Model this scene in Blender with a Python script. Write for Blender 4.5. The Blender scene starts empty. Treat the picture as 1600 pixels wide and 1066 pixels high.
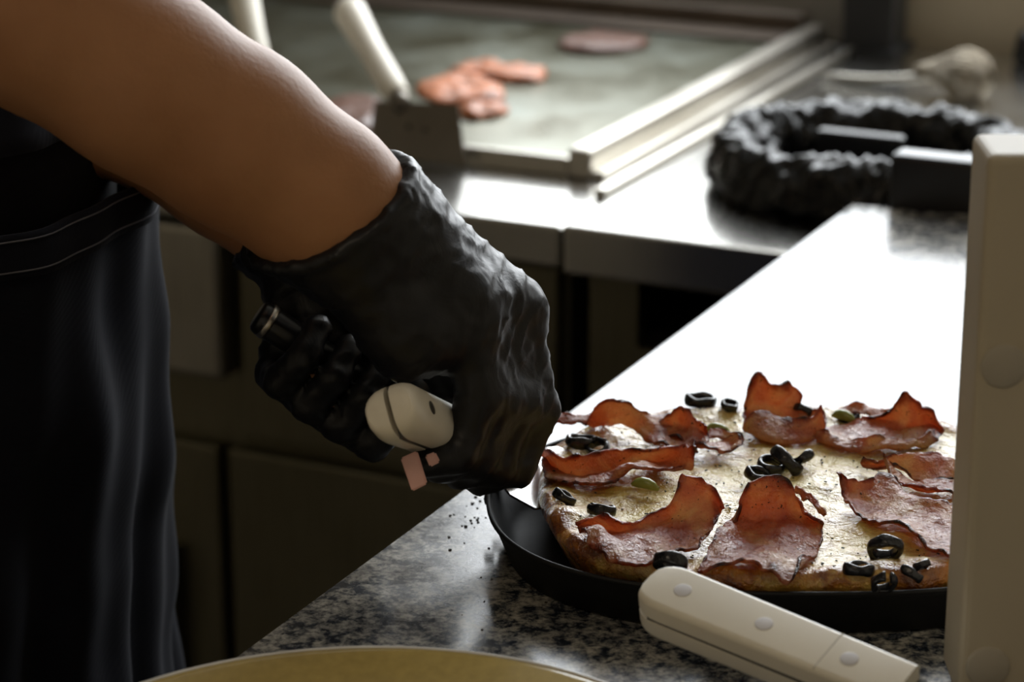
import bpy, bmesh, math, random
import numpy as np
from mathutils import Vector, Matrix, noise as mnoise

random.seed(7)
scene = bpy.context.scene
COL = scene.collection

# ------------------------------------------------------------------ camera
FPX, PITCH, CZ = 4000.0, math.radians(18.0), 1.446
cam_d = bpy.data.cameras.new('camera')
cam = bpy.data.objects.new('camera', cam_d)
COL.objects.link(cam)
cam.location = (0, 0, CZ)
cam.rotation_euler = (math.radians(90) - PITCH, 0, 0)
cam_d.sensor_width = 36.0
cam_d.lens = FPX / 1600.0 * 36.0
cam_d.clip_start = 0.05
cam_d.dof.use_dof = True
cam_d.dof.focus_distance = 1.36
cam_d.dof.aperture_fstop = 7.0
scene.camera = cam

# ------------------------------------------------------------------ colour management
vs = scene.view_settings
vs.view_transform = 'Standard'
vs.look = 'None'
vs.exposure = 0.0
vs.gamma = 1.0
vs.use_curve_mapping = False

# ------------------------------------------------------------------ world: overcast daylight outside the window
SKY_STRENGTH = 8.6
world = bpy.data.worlds.new('overcast_sky')
scene.world = world
world.use_nodes = True
wn = world.node_tree.nodes
wn['Background'].inputs['Color'].default_value = (0.93, 0.97, 1.0, 1)
wn['Background'].inputs['Strength'].default_value = SKY_STRENGTH

_c, _s = math.cos(PITCH), math.sin(PITCH)


def ray(px, py):
    a, b = (px - 800) / FPX, (533 - py) / FPX
    return Vector((a, _c + b * _s, -_s + b * _c))


def atz(px, py, z):
    r = ray(px, py)
    return Vector((0, 0, CZ)) + r * ((z - CZ) / r.z)


def atd(px, py, d):
    return Vector((0, 0, CZ)) + ray(px, py) * d


# kitchen frame: U runs along the back counter, V goes towards the back wall
G0 = atz(385, 1010, .90)
G1 = atz(1330, 318, .90)
EV = (G1 - G0).normalized()
EU = Vector((EV.y, -EV.x, 0))
ZS = 0.868
OO = atz(880, 352, ZS)
OO.z = 0
KIT = Matrix(((EU.x, EV.x, 0, OO.x), (EU.y, EV.y, 0, OO.y), (0, 0, 1, 0), (0, 0, 0, 1)))


def K(u, v, z):
    return KIT @ Vector((u, v, z))


def toK(p):
    d = p - OO
    return (d.dot(EU), d.dot(EV), p.z)


def atv(px, py, v):
    r = ray(px, py)
    o = Vector((0, 0, CZ))
    return o + r * ((v - (o - OO).dot(EV)) / r.dot(EV))


ROOM = dict(u0=-2.3, u1=2.0, v0=-3.4, v1=0.90, h=2.7)
WIN = dict(u0=-0.62, u1=0.80, z0=1.08, z1=2.60)

# daylight enters through the window opening: light portal for the sky
pl_d = bpy.data.lights.new('window_daylight', 'AREA')
pl_d.shape = 'RECTANGLE'
pl_d.size = WIN['u1'] - WIN['u0']
pl_d.size_y = WIN['z1'] - WIN['z0']
pl_d.cycles.is_portal = True
pl = bpy.data.objects.new('window_daylight', pl_d)
COL.objects.link(pl)
_pc = K((WIN['u0'] + WIN['u1']) / 2, ROOM['v1'] + .10, (WIN['z0'] + WIN['z1']) / 2)
pl.matrix_world = Matrix.Translation(_pc) @ (KIT.to_3x3().to_4x4()) @ Matrix.Rotation(math.radians(-90), 4, 'X')

# warm fill lamp, added on the ceiling to lift the shaded near side
FILL_LAMP_W = 5.0


# ================================================================== helpers
def link(o, parent=None):
    COL.objects.link(o)
    if parent is not None:
        o.parent = parent
    return o


def tag(o, label=None, cat=None, group=None, kind=None):
    if label: o['label'] = label
    if cat: o['category'] = cat
    if group: o['group'] = group
    if kind: o['kind'] = kind
    return o


def empty(name, loc, label=None, cat=None, group=None):
    o = bpy.data.objects.new(name, None)
    o.empty_display_size = .02
    o.location = loc
    COL.objects.link(o)
    return tag(o, label, cat, group)


def mesh_obj(name, verts, faces, mat, parent=None, smooth=True, world=True):
    """verts in world coordinates; when parent is given the child is kept in world place."""
    me = bpy.data.meshes.new(name)
    me.from_pydata([tuple(v) for v in verts], [], [tuple(f) for f in faces])
    if mat is not None:
        me.materials.append(mat)
    if smooth:
        me.polygons.foreach_set('use_smooth', [True] * len(me.polygons))
    me.update()
    o = bpy.data.objects.new(name, me)
    link(o, parent)
    if parent is not None and world:
        o.matrix_parent_inverse = world_of(parent).inverted()
    return o


def world_of(o):
    m = Matrix.LocRotScale(o.location, o.rotation_euler, o.scale)
    if o.parent is not None:
        m = world_of(o.parent) @ o.matrix_parent_inverse @ m
    return m


def bm_obj(name, bm, mat, parent=None, smooth=False):
    me = bpy.data.meshes.new(name)
    bmesh.ops.recalc_face_normals(bm, faces=bm.faces)
    bm.to_mesh(me)
    bm.free()
    if mat is not None:
        me.materials.append(mat)
    if smooth:
        me.polygons.foreach_set('use_smooth', [True] * len(me.polygons))
    o = bpy.data.objects.new(name, me)
    link(o, parent)
    if parent is not None:
        o.matrix_parent_inverse = world_of(parent).inverted()
    return o


def add_box(bm, M, lo, hi, bevel=0.0, seg=2):
    """box lo..hi in frame M, optionally bevelled"""
    ret = bmesh.ops.create_cube(bm, size=1.0)
    vs_ = ret['verts']
    for v in vs_:
        p = Vector([lo[i] + (v.co[i] + .5) * (hi[i] - lo[i]) for i in range(3)])
        v.co = M @ p
    if bevel > 0:
        es = {e for v in vs_ for e in v.link_edges}
        bmesh.ops.bevel(bm, geom=list(es), offset=bevel, segments=seg, profile=.5, affect='EDGES')


def box_obj(name, M, lo, hi, mat, parent=None, bevel=0.0, seg=2, smooth=False):
    bm = bmesh.new()
    add_box(bm, M, lo, hi, bevel, seg)
    return bm_obj(name, bm, mat, parent, smooth)


def loft(rings, cap=True, closed=True):
    n = len(rings[0])
    verts = [p for r in rings for p in r]
    faces = []
    for i in range(len(rings) - 1):
        for j in range(n if closed else n - 1):
            a, b = i * n + j, i * n + (j + 1) % n
            faces.append((a, b, b + n, a + n))
    if cap and closed:
        faces.append(tuple(range(n - 1, -1, -1)))
        faces.append(tuple(range((len(rings) - 1) * n, len(rings) * n)))
    return verts, faces


def lathe(profile, center, seg=64, sx=1.0, sy=1.0, expo=2.0, rot=None, expo_back=None):
    rings = []
    for r, z in profile:
        ring = []
        for k in range(seg):
            t = 2 * math.pi * k / seg
            ct, st = math.cos(t), math.sin(t)
            ee = expo_back if (expo_back and st > 0) else expo
            if ee != 2.0:
                ct = math.copysign(abs(ct) ** (2 / ee), ct)
                st = math.copysign(abs(st) ** (2 / ee), st)
            p = Vector((r * sx * ct, r * sy * st, z))
            if rot: p = rot @ p
            ring.append(Vector(center) + p)
        rings.append(ring)
    return rings


def tube_rings(path, radii, seg=12):
    rings = []
    path = [Vector(p) for p in path]
    prev = None
    for i, p in enumerate(path):
        t = (path[min(i + 1, len(path) - 1)] - path[max(i - 1, 0)]).normalized()
        if prev is None:
            prev = t.orthogonal().normalized()
        n = (prev - t * prev.dot(t)).normalized()
        b = t.cross(n)
        prev = n
        r = radii[i] if isinstance(radii, (list, tuple)) else radii
        rings.append([p + n * (r * math.cos(2 * math.pi * k / seg)) + b * (r * math.sin(2 * math.pi * k / seg)) for k in range(seg)])
    return rings


def set_attr(o, name, values):
    a = o.data.attributes.new(name, 'FLOAT', 'POINT')
    a.data.foreach_set('value', np.asarray(values, dtype=np.float32))


# ---------------------------------------------------------------- signed distance modelling (bodies, gloves)
class SDF:
    def __init__(self, lo, hi, h):
        self.h = h
        self.lo = np.array(lo, float)
        self.n = np.ceil((np.array(hi, float) - self.lo) / h).astype(int) + 1
        self.d = np.full(self.n, 1.0, dtype=np.float32)

    def _region(self, lo, hi):
        i0 = np.clip(np.floor((np.array(lo) - self.lo) / self.h).astype(int), 0, self.n - 1)
        i1 = np.clip(np.ceil((np.array(hi) - self.lo) / self.h).astype(int) + 1, 1, self.n)
        ax = [self.lo[k] + self.h * np.arange(i0[k], i1[k]) for k in range(3)]
        X = np.meshgrid(*ax, indexing='ij')
        return tuple(slice(i0[k], i1[k]) for k in range(3)), X

    def _merge(self, sl, d, k):
        old = self.d[sl]
        if k <= 0:
            self.d[sl] = np.minimum(old, d)
        else:
            hh = np.clip(.5 + .5 * (old - d) / k, 0, 1)
            self.d[sl] = old * (1 - hh) + d * hh - k * hh * (1 - hh)

    def cone(self, a, b, ra, rb, k=.01):
        a, b = np.array(a, float), np.array(b, float)
        R = max(ra, rb) + max(.03, 2 * k)
        sl, X = self._region(np.minimum(a, b) - R, np.maximum(a, b) + R)
        if 0 in X[0].shape: return
        ab = b - a
        L2 = max(ab @ ab, 1e-12)
        t = np.clip(((X[0] - a[0]) * ab[0] + (X[1] - a[1]) * ab[1] + (X[2] - a[2]) * ab[2]) / L2, 0, 1)
        d = np.sqrt((X[0] - a[0] - t * ab[0]) ** 2 + (X[1] - a[1] - t * ab[1]) ** 2 + (X[2] - a[2] - t * ab[2]) ** 2) - (ra + (rb - ra) * t)
        self._merge(sl, d, k)

    def ell(self, c, rad, M=None, k=.01):
        c = np.array(c, float)
        rad = np.array(rad, float)
        R = rad.max() + max(.03, 2 * k)
        sl, X = self._region(c - R, c + R)
        if 0 in X[0].shape: return
        q = [X[i] - c[i] for i in range(3)]
        if M is not None:
            m = np.array(M.to_3x3().transposed())
            q = [m[i][0] * q[0] + m[i][1] * q[1] + m[i][2] * q[2] for i in range(3)]
        k0 = np.sqrt(sum((q[i] / rad[i]) ** 2 for i in range(3)))
        k1 = np.sqrt(sum((q[i] / rad[i] ** 2) ** 2 for i in range(3))) + 1e-9
        self._merge(sl, k0 * (k0 - 1) / k1, k)

    def cut(self, p, nrm):
        """keep the side nrm points to"""
        _, X = self._region(self.lo, self.lo + self.h * self.n)
        d = -sum((X[i] - p[i]) * nrm[i] for i in range(3))
        self.d = np.maximum(self.d, d.astype(np.float32))

    def grid(self):
        return self._region(self.lo, self.lo + self.h * self.n)[1]

    def mesh(self):
        D = np.pad(self.d, 1, constant_values=1.0)
        lo = self.lo - self.h
        S = D < 0
        nx, ny, nz = D.shape
        cs = np.zeros((nx - 1, ny - 1, nz - 1), int)
        acc = np.zeros((nx - 1, ny - 1, nz - 1, 3))
        cnt = np.zeros((nx - 1, ny - 1, nz - 1))
        corners = [(i, j, k) for i in (0, 1) for j in (0, 1) for k in (0, 1)]

        def sub(A, o):
            return A[o[0]:nx - 1 + o[0], o[1]:ny - 1 + o[1], o[2]:nz - 1 + o[2]]
        for o in corners:
            cs += sub(S, o)
        act = (cs > 0) & (cs < 8)
        idx = np.argwhere(act)
        vid = -np.ones(act.shape, int)
        vid[act] = np.arange(len(idx))
        pos = np.zeros((len(idx), 3))
        cn = np.zeros(len(idx))
        for a in range(3):
            for o in corners:
                if o[a]: continue
                o2 = list(o); o2[a] = 1
                d0 = D[idx[:, 0] + o[0], idx[:, 1] + o[1], idx[:, 2] + o[2]]
                d1 = D[idx[:, 0] + o2[0], idx[:, 1] + o2[1], idx[:, 2] + o2[2]]
                m = (d0 < 0) != (d1 < 0)
                t = np.where(m, d0 / np.where(m, d0 - d1, 1), 0)
                p = np.tile(np.array(o, float), (len(idx), 1))
                p[:, a] += t
                pos += p * m[:, None]
                cn += m
        verts = lo + (idx + pos / cn[:, None]) * self.h
        faces = []
        for a in range(3):
            b, c = (a + 1) % 3, (a + 2) % 3
            sl0 = [slice(None)] * 3; sl1 = [slice(None)] * 3
            sl0[a] = slice(0, -1); sl1[a] = slice(1, None)
            S0, S1 = S[tuple(sl0)], S[tuple(sl1)]
            for flip, M in ((False, S0 & ~S1), (True, ~S0 & S1)):
                e = np.argwhere(M)
                e = e[(e[:, b] > 0) & (e[:, c] > 0)]
                if not len(e): continue
                q = []
                for (db, dc) in ((0, 0), (-1, 0), (-1, -1), (0, -1)):
                    f = e.copy()
                    f[:, b] += db; f[:, c] += dc
                    q.append(vid[f[:, 0], f[:, 1], f[:, 2]])
                q = np.stack(q, 1)
                if flip: q = q[:, ::-1]
                q = q[:, ::-1]
                faces.append(q[(q >= 0).all(1)])
        F = np.concatenate(faces)
        # surface normals must point outwards
        return verts, F[:, ::-1]


def relax(verts, faces, it=2, lam=.5):
    v = verts.copy()
    n = len(v)
    e = np.concatenate([faces[:, [0, 1]], faces[:, [1, 2]], faces[:, [2, 3]], faces[:, [3, 0]]])
    cnt = np.bincount(e[:, 0], minlength=n) + np.bincount(e[:, 1], minlength=n)
    for _ in range(it):
        s = np.zeros_like(v)
        for k in range(3):
            s[:, k] = np.bincount(e[:, 0], v[e[:, 1], k], n) + np.bincount(e[:, 1], v[e[:, 0], k], n)
        v += lam * (s / np.maximum(cnt, 1)[:, None] - v)
    return v


def np_obj(name, verts, faces, mat, parent=None):
    me = bpy.data.meshes.new(name)
    me.vertices.add(len(verts))
    me.vertices.foreach_set('co', verts.astype(np.float32).ravel())
    nf, k = faces.shape
    me.loops.add(nf * k)
    me.loops.foreach_set('vertex_index', faces.astype(np.int32).ravel())
    me.polygons.add(nf)
    me.polygons.foreach_set('loop_start', np.arange(0, nf * k, k, dtype=np.int32))
    me.polygons.foreach_set('use_smooth', np.ones(nf, bool))
    me.materials.append(mat)
    me.update(calc_edges=True)
    me.validate()
    bm = bmesh.new(); bm.from_mesh(me)
    bmesh.ops.recalc_face_normals(bm, faces=bm.faces)
    bm.to_mesh(me); bm.free()
    o = bpy.data.objects.new(name, me)
    link(o, parent)
    if parent is not None:
        o.matrix_parent_inverse = world_of(parent).inverted()
    return o


# ================================================================== materials
class NT:
    def __init__(self, name):
        self.m = bpy.data.materials.new(name)
        self.m.use_nodes = True
        self.t = self.m.node_tree
        self.b = self.t.nodes['Principled BSDF']
        self.out = self.t.nodes['Material Output']

    def n(self, typ, **kw):
        nd = self.t.nodes.new(typ)
        for k, v in kw.items():
            if k in nd.inputs:
                nd.inputs[k].default_value = v
            else:
                setattr(nd, k, v)
        return nd

    def l(self, a, b):
        self.t.links.new(a, b)

    def set(self, **kw):
        for k, v in kw.items():
            k = {'rough': 'Roughness', 'metal': 'Metallic', 'color': 'Base Color', 'spec': 'Specular IOR Level', 'coat': 'Coat Weight',
                 'coatr': 'Coat Roughness', 'sss': 'Subsurface Weight', 'sheen': 'Sheen Weight', 'aniso': 'Anisotropic', 'ior': 'IOR'}.get(k, k)
            if k == 'Base Color': v = (*v, 1)
            self.b.inputs[k].default_value = v
        return self

    def coord(self, scale=(1, 1, 1), rot=(0, 0, 0), kind='Object'):
        tc = self.n('ShaderNodeTexCoord')
        mp = self.n('ShaderNodeMapping')
        mp.inputs['Scale'].default_value = scale
        mp.inputs['Rotation'].default_value = rot
        self.l(tc.outputs[kind], mp.inputs['Vector'])
        return mp.outputs['Vector']

    def noise(self, vec, scale, detail=4, rough=.55, dist=0.0):
        nd = self.n('ShaderNodeTexNoise')
        nd.inputs['Scale'].default_value = scale
        nd.inputs['Detail'].default_value = detail
        nd.inputs['Roughness'].default_value = rough
        nd.inputs['Distortion'].default_value = dist
        self.l(vec, nd.inputs['Vector'])
        return nd.outputs['Fac']

    def ramp(self, fac, stops, interp='LINEAR'):
        nd = self.n('ShaderNodeValToRGB')
        cr = nd.color_ramp
        cr.interpolation = interp
        while len(cr.elements) > 1: cr.elements.remove(cr.elements[-1])
        cr.elements[0].position = stops[0][0]
        cr.elements[0].color = (*stops[0][1], 1)
        for p, c in stops[1:]:
            e = cr.elements.new(p)
            e.color = (*c, 1)
        self.l(fac, nd.inputs['Fac'])
        return nd.outputs['Color']

    def mix(self, fac, a, b, blend='MIX'):
        nd = self.n('ShaderNodeMix', data_type='RGBA', blend_type=blend)
        for sock, v in ((nd.inputs[0], fac), (nd.inputs[6], a), (nd.inputs[7], b)):
            if isinstance(v, bpy.types.NodeSocket): self.l(v, sock)
            elif isinstance(v, (int, float)): sock.default_value = v
            else: sock.default_value = (*v, 1)
        return nd.outputs[2]

    def math(self, op, a, b=0.0, c=0.0, clamp=False):
        nd = self.n('ShaderNodeMath', operation=op, use_clamp=clamp)
        for i, v in enumerate((a, b, c)):
            if isinstance(v, bpy.types.NodeSocket): self.l(v, nd.inputs[i])
            else: nd.inputs[i].default_value = v
        return nd.outputs[0]

    def attr(self, name):
        return self.n('ShaderNodeAttribute', attribute_name=name).outputs['Fac']

    def bump(self, h, strength=.3, dist=.002):
        nd = self.n('ShaderNodeBump')
        nd.inputs['Strength'].default_value = strength
        nd.inputs['Distance'].default_value = dist
        self.l(h, nd.inputs['Height'])
        self.l(nd.outputs['Normal'], self.b.inputs['Normal'])
        self.l(nd.outputs['Normal'], self.b.inputs['Coat Normal'])
        return nd

    def col(self, sock): self.l(sock, self.b.inputs['Base Color'])
    def rgh(self, sock): self.l(sock, self.b.inputs['Roughness'])


def simple(name, color, rough=.5, metal=0.0, var=.12, nscale=30, bump=0.0, bdist=.001, spec=.5, **kw):
    t = NT(name).set(rough=rough, metal=metal, spec=spec, **kw)
    v = t.coord()
    f = t.noise(v, nscale, 4)
    c = tuple(color)
    t.col(t.ramp(f, [(.3, tuple(x * (1 - var) for x in c)), (.7, tuple(min(1, x * (1 + var)) for x in c))]))
    if bump: t.bump(f, bump, bdist)
    return t.m


def brushed(name, color, rough, rot=0.0, stretch=80, aniso=.4):
    t = NT(name).set(metal=1.0, rough=rough)
    v = t.coord(scale=(1, stretch, 1), rot=(0, 0, rot))
    f = t.noise(v, 14, 5, .6)
    big = t.noise(t.coord(), 7, 4)
    c = tuple(color)
    a = t.ramp(f, [(.3, tuple(x * .88 for x in c)), (.7, tuple(min(1, x * 1.05) for x in c))])
    b = t.ramp(big, [(.35, (.86, .85, .83)), (.65, (1, 1, 1))])
    t.col(t.mix(1.0, a, b, 'MULTIPLY'))
    t.rgh(t.math('MULTIPLY_ADD', big, .14, rough - .06))
    t.bump(f, .05, .0004)
    return t.m


def m_granite():
    t = NT('speckled_granite').set(spec=.36)
    v = t.coord()
    n1 = t.noise(v, 125, 5, .66, .3)
    n2 = t.noise(v, 290, 3, .6)
    n3 = t.noise(v, 22, 4, .6)
    base = t.ramp(n1, [(.36, (.014, .018, .026)), (.43, (.055, .06, .068)), (.50, (.21, .20, .175)), (.62, (.40, .375, .32))])
    sp = t.ramp(n2, [(.38, (.25, .26, .3)), (.52, (1, 1, 1))])
    col = t.mix(.75, base, sp, 'MULTIPLY')
    blot = t.ramp(n3, [(.35, (.55, .56, .6)), (.6, (1, 1, 1))])
    t.col(t.mix(1.0, col, blot, 'MULTIPLY'))
    t.rgh(t.math('MULTIPLY_ADD', n1, .10, t.math('MULTIPLY_ADD', n3, .25, .02)))
    t.bump(t.math('ADD', n1, t.math('MULTIPLY', n3, 2.0)), .05, .001)
    return t.m


def m_skin():
    t = NT('tanned_skin').set(rough=.52, sss=.12, spec=.4)
    t.b.inputs['Subsurface Radius'].default_value = (.012, .005, .003)
    t.b.inputs['Subsurface Scale'].default_value = .4
    v = t.coord()
    f = t.noise(v, 16, 5)
    g = t.noise(v, 260, 3)
    t.col(t.ramp(f, [(.3, (.32, .145, .064)), (.7, (.42, .205, .098))]))
    t.bump(t.math('ADD', g, t.math('MULTIPLY', f, .5)), .22, .0012)
    return t.m


def m_glove():
    t = NT('black_nitrile').set(color=(.007, .007, .0085), rough=.42, spec=.36)
    v = t.coord()
    f = t.noise(t.coord(scale=(1, 1, 1)), 55, 4, .6, 1.2)
    w = t.n('ShaderNodeTexVoronoi', feature='DISTANCE_TO_EDGE')
    w.inputs['Scale'].default_value = 45
    t.l(t.coord(scale=(1, .45, .8)), w.inputs['Vector'])
    t.rgh(t.math('MULTIPLY_ADD', f, .25, .30))
    t.bump(t.math('ADD', f, t.math('MULTIPLY', w.outputs['Distance'], .5)), .35, .0016)
    return t.m


def m_cloth(name, c, scale=900):
    t = NT(name).set(rough=.95, spec=.1, sheen=.035)
    t.b.inputs['Sheen Roughness'].default_value = .5
    w = t.n('ShaderNodeTexWave')
    w.inputs['Scale'].default_value = scale / 6
    w.inputs['Distortion'].default_value = .6
    t.l(t.coord(rot=(0, .6, .7)), w.inputs['Vector'])
    f = t.noise(t.coord(), 18, 5)
    t.col(t.ramp(f, [(.3, tuple(x * .8 for x in c)), (.7, tuple(x * 1.3 for x in c))]))
    t.bump(w.outputs['Fac'], .12, .0006)
    return t.m


def m_cheese():
    t = NT('melted_cheese_crust').set(spec=.55, sss=.05, coat=.4, coatr=.08)
    t.b.inputs['Subsurface Radius'].default_value = (.012, .008, .003)
    t.b.inputs['Subsurface Scale'].default_value = .3
    v = t.coord()
    e = t.attr('edge')
    n1 = t.noise(v, 42, 5, .62, .4)
    n2 = t.noise(v, 120, 5, .62)
    n3 = t.noise(v, 17, 4, .55)
    n4 = t.noise(v, 330, 3, .6)
    cream = t.ramp(n3, [(.32, (.52, .34, .065)), (.5, (.66, .50, .15)), (.68, (.74, .62, .26))])
    golden = t.ramp(n1, [(.36, (.62, .30, .032)), (.48, (.42, .15, .015)), (.58, (.19, .052, .008)), (.70, (.07, .022, .008))])
    k = t.math('ADD', t.math('MULTIPLY', e, 1.05), t.math('MULTIPLY_ADD', n2, 2.4, -1.08))
    k = t.math('ADD', k, t.math('MULTIPLY_ADD', n1, 2.2, -1.12), clamp=True)
    t.col(t.mix(k, cream, golden))
    t.rgh(t.math('MULTIPLY_ADD', n2, .45, .03))
    t.bump(t.math('ADD', t.math('MULTIPLY', n1, 1.3), t.math('ADD', t.math('MULTIPLY', n2, .8), t.math('MULTIPLY', n4, .25))), .6, .006)
    return t.m


def m_bacon():
    t = NT('roast_ham').set(spec=.55, coat=.4, coatr=.1)
    v = t.coord()
    e = t.attr('edge')
    n1 = t.noise(v, 42, 5, .62, .6)
    n2 = t.noise(v, 150, 5, .62)
    n3 = t.noise(v, 420, 3, .6)
    meat = t.ramp(n1, [(.30, (.26, .065, .037)), (.45, (.36, .115, .055)), (.55, (.48, .22, .095)), (.66, (.60, .36, .15))])
    k = t.math('ADD', e, t.math('ADD', t.math('MULTIPLY_ADD', n2, 1.0, -.55), t.math('MULTIPLY_ADD', n1, 1.0, -.5)), clamp=True)
    char = t.ramp(k, [(.25, (1, 1, 1)), (.55, (.58, .28, .17)), (.80, (.22, .09, .055)), (1.0, (.05, .028, .022))])
    fleck = t.ramp(n3, [(.655, (1, 1, 1)), (.69, (.10, .10, .06))])
    surf = t.mix(1.0, char, fleck, 'MULTIPLY')
    c = t.mix(1.0, meat, surf, 'MULTIPLY')
    t.col(c)
    t.rgh(t.math('MULTIPLY_ADD', n2, .5, .02))
    t.bump(t.math('ADD', t.math('MULTIPLY', n1, 1.2), t.math('ADD', t.math('MULTIPLY', n2, .8), t.math('MULTIPLY', n3, .5))), .75, .004)
    tr = t.n('ShaderNodeBsdfTranslucent')
    glow = t.ramp(n1, [(.32, (.85, .24, .10)), (.5, (1.0, .42, .18)), (.66, (1.0, .62, .32))])
    t.l(t.mix(1.0, surf, glow, 'MULTIPLY'), tr.inputs['Color'])
    ms = t.n('ShaderNodeMixShader')
    ms.inputs['Fac'].default_value = .36
    t.l(t.b.outputs['BSDF'], ms.inputs[1])
    t.l(tr.outputs['BSDF'], ms.inputs[2])
    t.l(ms.outputs['Shader'], t.out.inputs['Surface'])
    return t.m


def m_bag():
    t = NT('crumpled_black_plastic').set(color=(.006, .006, .006), rough=.22, spec=.30)
    w = t.n('ShaderNodeTexVoronoi', feature='F1')
    w.inputs['Scale'].default_value = 38
    t.l(t.coord(), w.inputs['Vector'])
    f = t.noise(t.coord(), 60, 4)
    t.rgh(t.math('MULTIPLY_ADD', f, .2, .16))
    t.bump(t.math('ADD', w.outputs['Distance'], f), .35, .004)
    return t.m


def m_griddle():
    t = NT('greasy_griddle_steel').set(metal=.85, rough=.34)
    v = t.coord()
    a = t.noise(v, 9, 5, .6, .4)
    b = t.noise(v, 60, 4, .6)
    t.col(t.ramp(a, [(.3, (.11, .10, .055)), (.5, (.175, .175, .13)), (.7, (.22, .235, .20))]))
    t.rgh(t.math('ADD', t.math('MULTIPLY_ADD', a, .35, .10), t.math('MULTIPLY', b, .14)))
    t.bump(t.math('ADD', a, t.math('MULTIPLY', b, .25)), .16, .004)
    return t.m


MAT = dict(
    granite=m_granite(), skin=m_skin(), glove=m_glove(), cheese=m_cheese(), ham=m_bacon(), bag=m_bag(), griddle=m_griddle(),
    shirt=m_cloth('black_cotton', (.006, .006, .008)), apron=m_cloth('dark_navy_twill', (.007, .0075, .012)), trousers=m_cloth('black_trousers', (.006, .006, .008)),
    thread=simple('grey_thread', (.10, .10, .115), .9),
    steel=brushed('brushed_steel', (.62, .61, .58), .20), steel_v=brushed('brushed_steel_front', (.46, .44, .39), .38, stretch=60),
    cab=brushed('dull_cabinet_steel', (.20, .185, .13), .45, stretch=40), rim=brushed('worn_steel_rim', (.60, .57, .51), .33),
    blade=brushed('blade_steel', (.66, .66, .66), .22), dullblade=brushed('scraper_steel', (.22, .20, .175), .4),
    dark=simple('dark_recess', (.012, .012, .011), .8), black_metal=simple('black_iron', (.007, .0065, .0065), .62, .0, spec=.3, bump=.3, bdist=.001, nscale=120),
    black_plastic=simple('black_plastic', (.010, .010, .011), .28), olive=simple('black_olive', (.010, .010, .012), .22, bump=.4, bdist=.002, nscale=180),
    pepper=simple('green_pepper', (.22, .24, .05), .25), herb=simple('dried_herb', (.03, .035, .012), .8),
    white_handle=simple('ivory_handle', (.80, .75, .64), .38, var=.05, nscale=18), tang=simple('dark_tang', (.05, .045, .04), .5),
    rivet=simple('handle_rivet', (.62, .60, .61), .5, .0), post=simple('beige_paint', (.46, .40, .295), .55, var=.05, nscale=8),
    cap=simple('greyed_cap', (.40, .36, .29), .6, var=.05), plate=simple('mustard_ceramic', (.42, .31, .095), .22, var=.10, nscale=160, coat=.3),
    plate_edge=simple('glazed_edge', (.70, .69, .66), .25), white_ceramic=simple('white_ceramic', (.78, .78, .76), .25),
    wall=simple('cream_wall', (.60, .52, .39), .6, var=.05, nscale=3), wall_dim=simple('grey_splash_wall', (.33, .31, .28), .55, var=.08, nscale=5),
    ceiling=simple('dark_ceiling', (.36, .33, .28), .9, var=.03), floor=simple('dark_tile_floor', (.10, .09, .08), .45, var=.15),  # ceiling tone darkened evenly to cut bounced light
    backsplash=simple('browned_splash', (.11, .085, .065), .5, .4, var=.25, nscale=9), meat=simple('cooked_meat', (.13, .06, .04), .4, bump=.6, bdist=.003, nscale=90),
    fried=simple('fried_ham', (.46, .16, .07), .4, bump=.8, bdist=.006, nscale=60, var=.6), pink=simple('pale_ham', (.72, .42, .38), .5), pillar=simple('black_pillar', (.014, .015, .017), .4),
    whisk=simple('whisk_wire', (.30, .26, .20), .3, 1.0), frame=simple('window_frame_white', (.7, .7, .68), .4), crumb=simple('burnt_crumb', (.03, .02, .012), .8),
    fill_lamp_body=simple('fill_lamp_housing', (.6, .6, .58), .5), shoe=simple('black_shoe', (.012, .012, .012), .4), hair=simple('dark_hair', (.015, .011, .008), .6, bump=.6, nscale=200),
)

# ================================================================== room shell
R = ROOM


def wall_box(name, lo, hi, mat, label=None):
    o = box_obj(name, KIT, lo, hi, mat)
    o['kind'] = 'structure'
    return o


wall_box('floor', (R['u0'] - .1, R['v0'] - .1, -.08), (R['u1'] + .1, R['v1'] + .1, 0), MAT['floor'])
wall_box('ceiling', (R['u0'] - .1, R['v0'] - .1, R['h']), (R['u1'] + .1, R['v1'] + .1, R['h'] + .08), MAT['ceiling'])
wall_box('wall_left', (R['u0'] - .1, R['v0'], 0), (R['u0'], R['v1'], R['h']), MAT['wall'])
wall_box('wall_right', (R['u1'], R['v0'], 0), (R['u1'] + .1, R['v1'], R['h']), MAT['wall'])
wall_box('wall_front', (R['u0'], R['v0'] - .1, 0), (R['u1'], R['v0'], R['h']), MAT['wall'])
bm = bmesh.new()
v1 = R['v1']
for lo, hi in (((R['u0'], v1, 0), (R['u1'], v1 + .1, WIN['z0'])), ((R['u0'], v1, WIN['z1']), (R['u1'], v1 + .1, R['h'])),
               ((R['u0'], v1, WIN['z0']), (WIN['u0'], v1 + .1, WIN['z1'])), ((WIN['u1'], v1, WIN['z0']), (R['u1'], v1 + .1, WIN['z1']))):
    add_box(bm, KIT, lo, hi)
wb = bm_obj('wall_back', bm, MAT['wall'])
wb['kind'] = 'structure'
wroot = empty('window_1', K(WIN['u0'], v1, WIN['z0']))
wroot['kind'] = 'structure'
fw = .045
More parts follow.
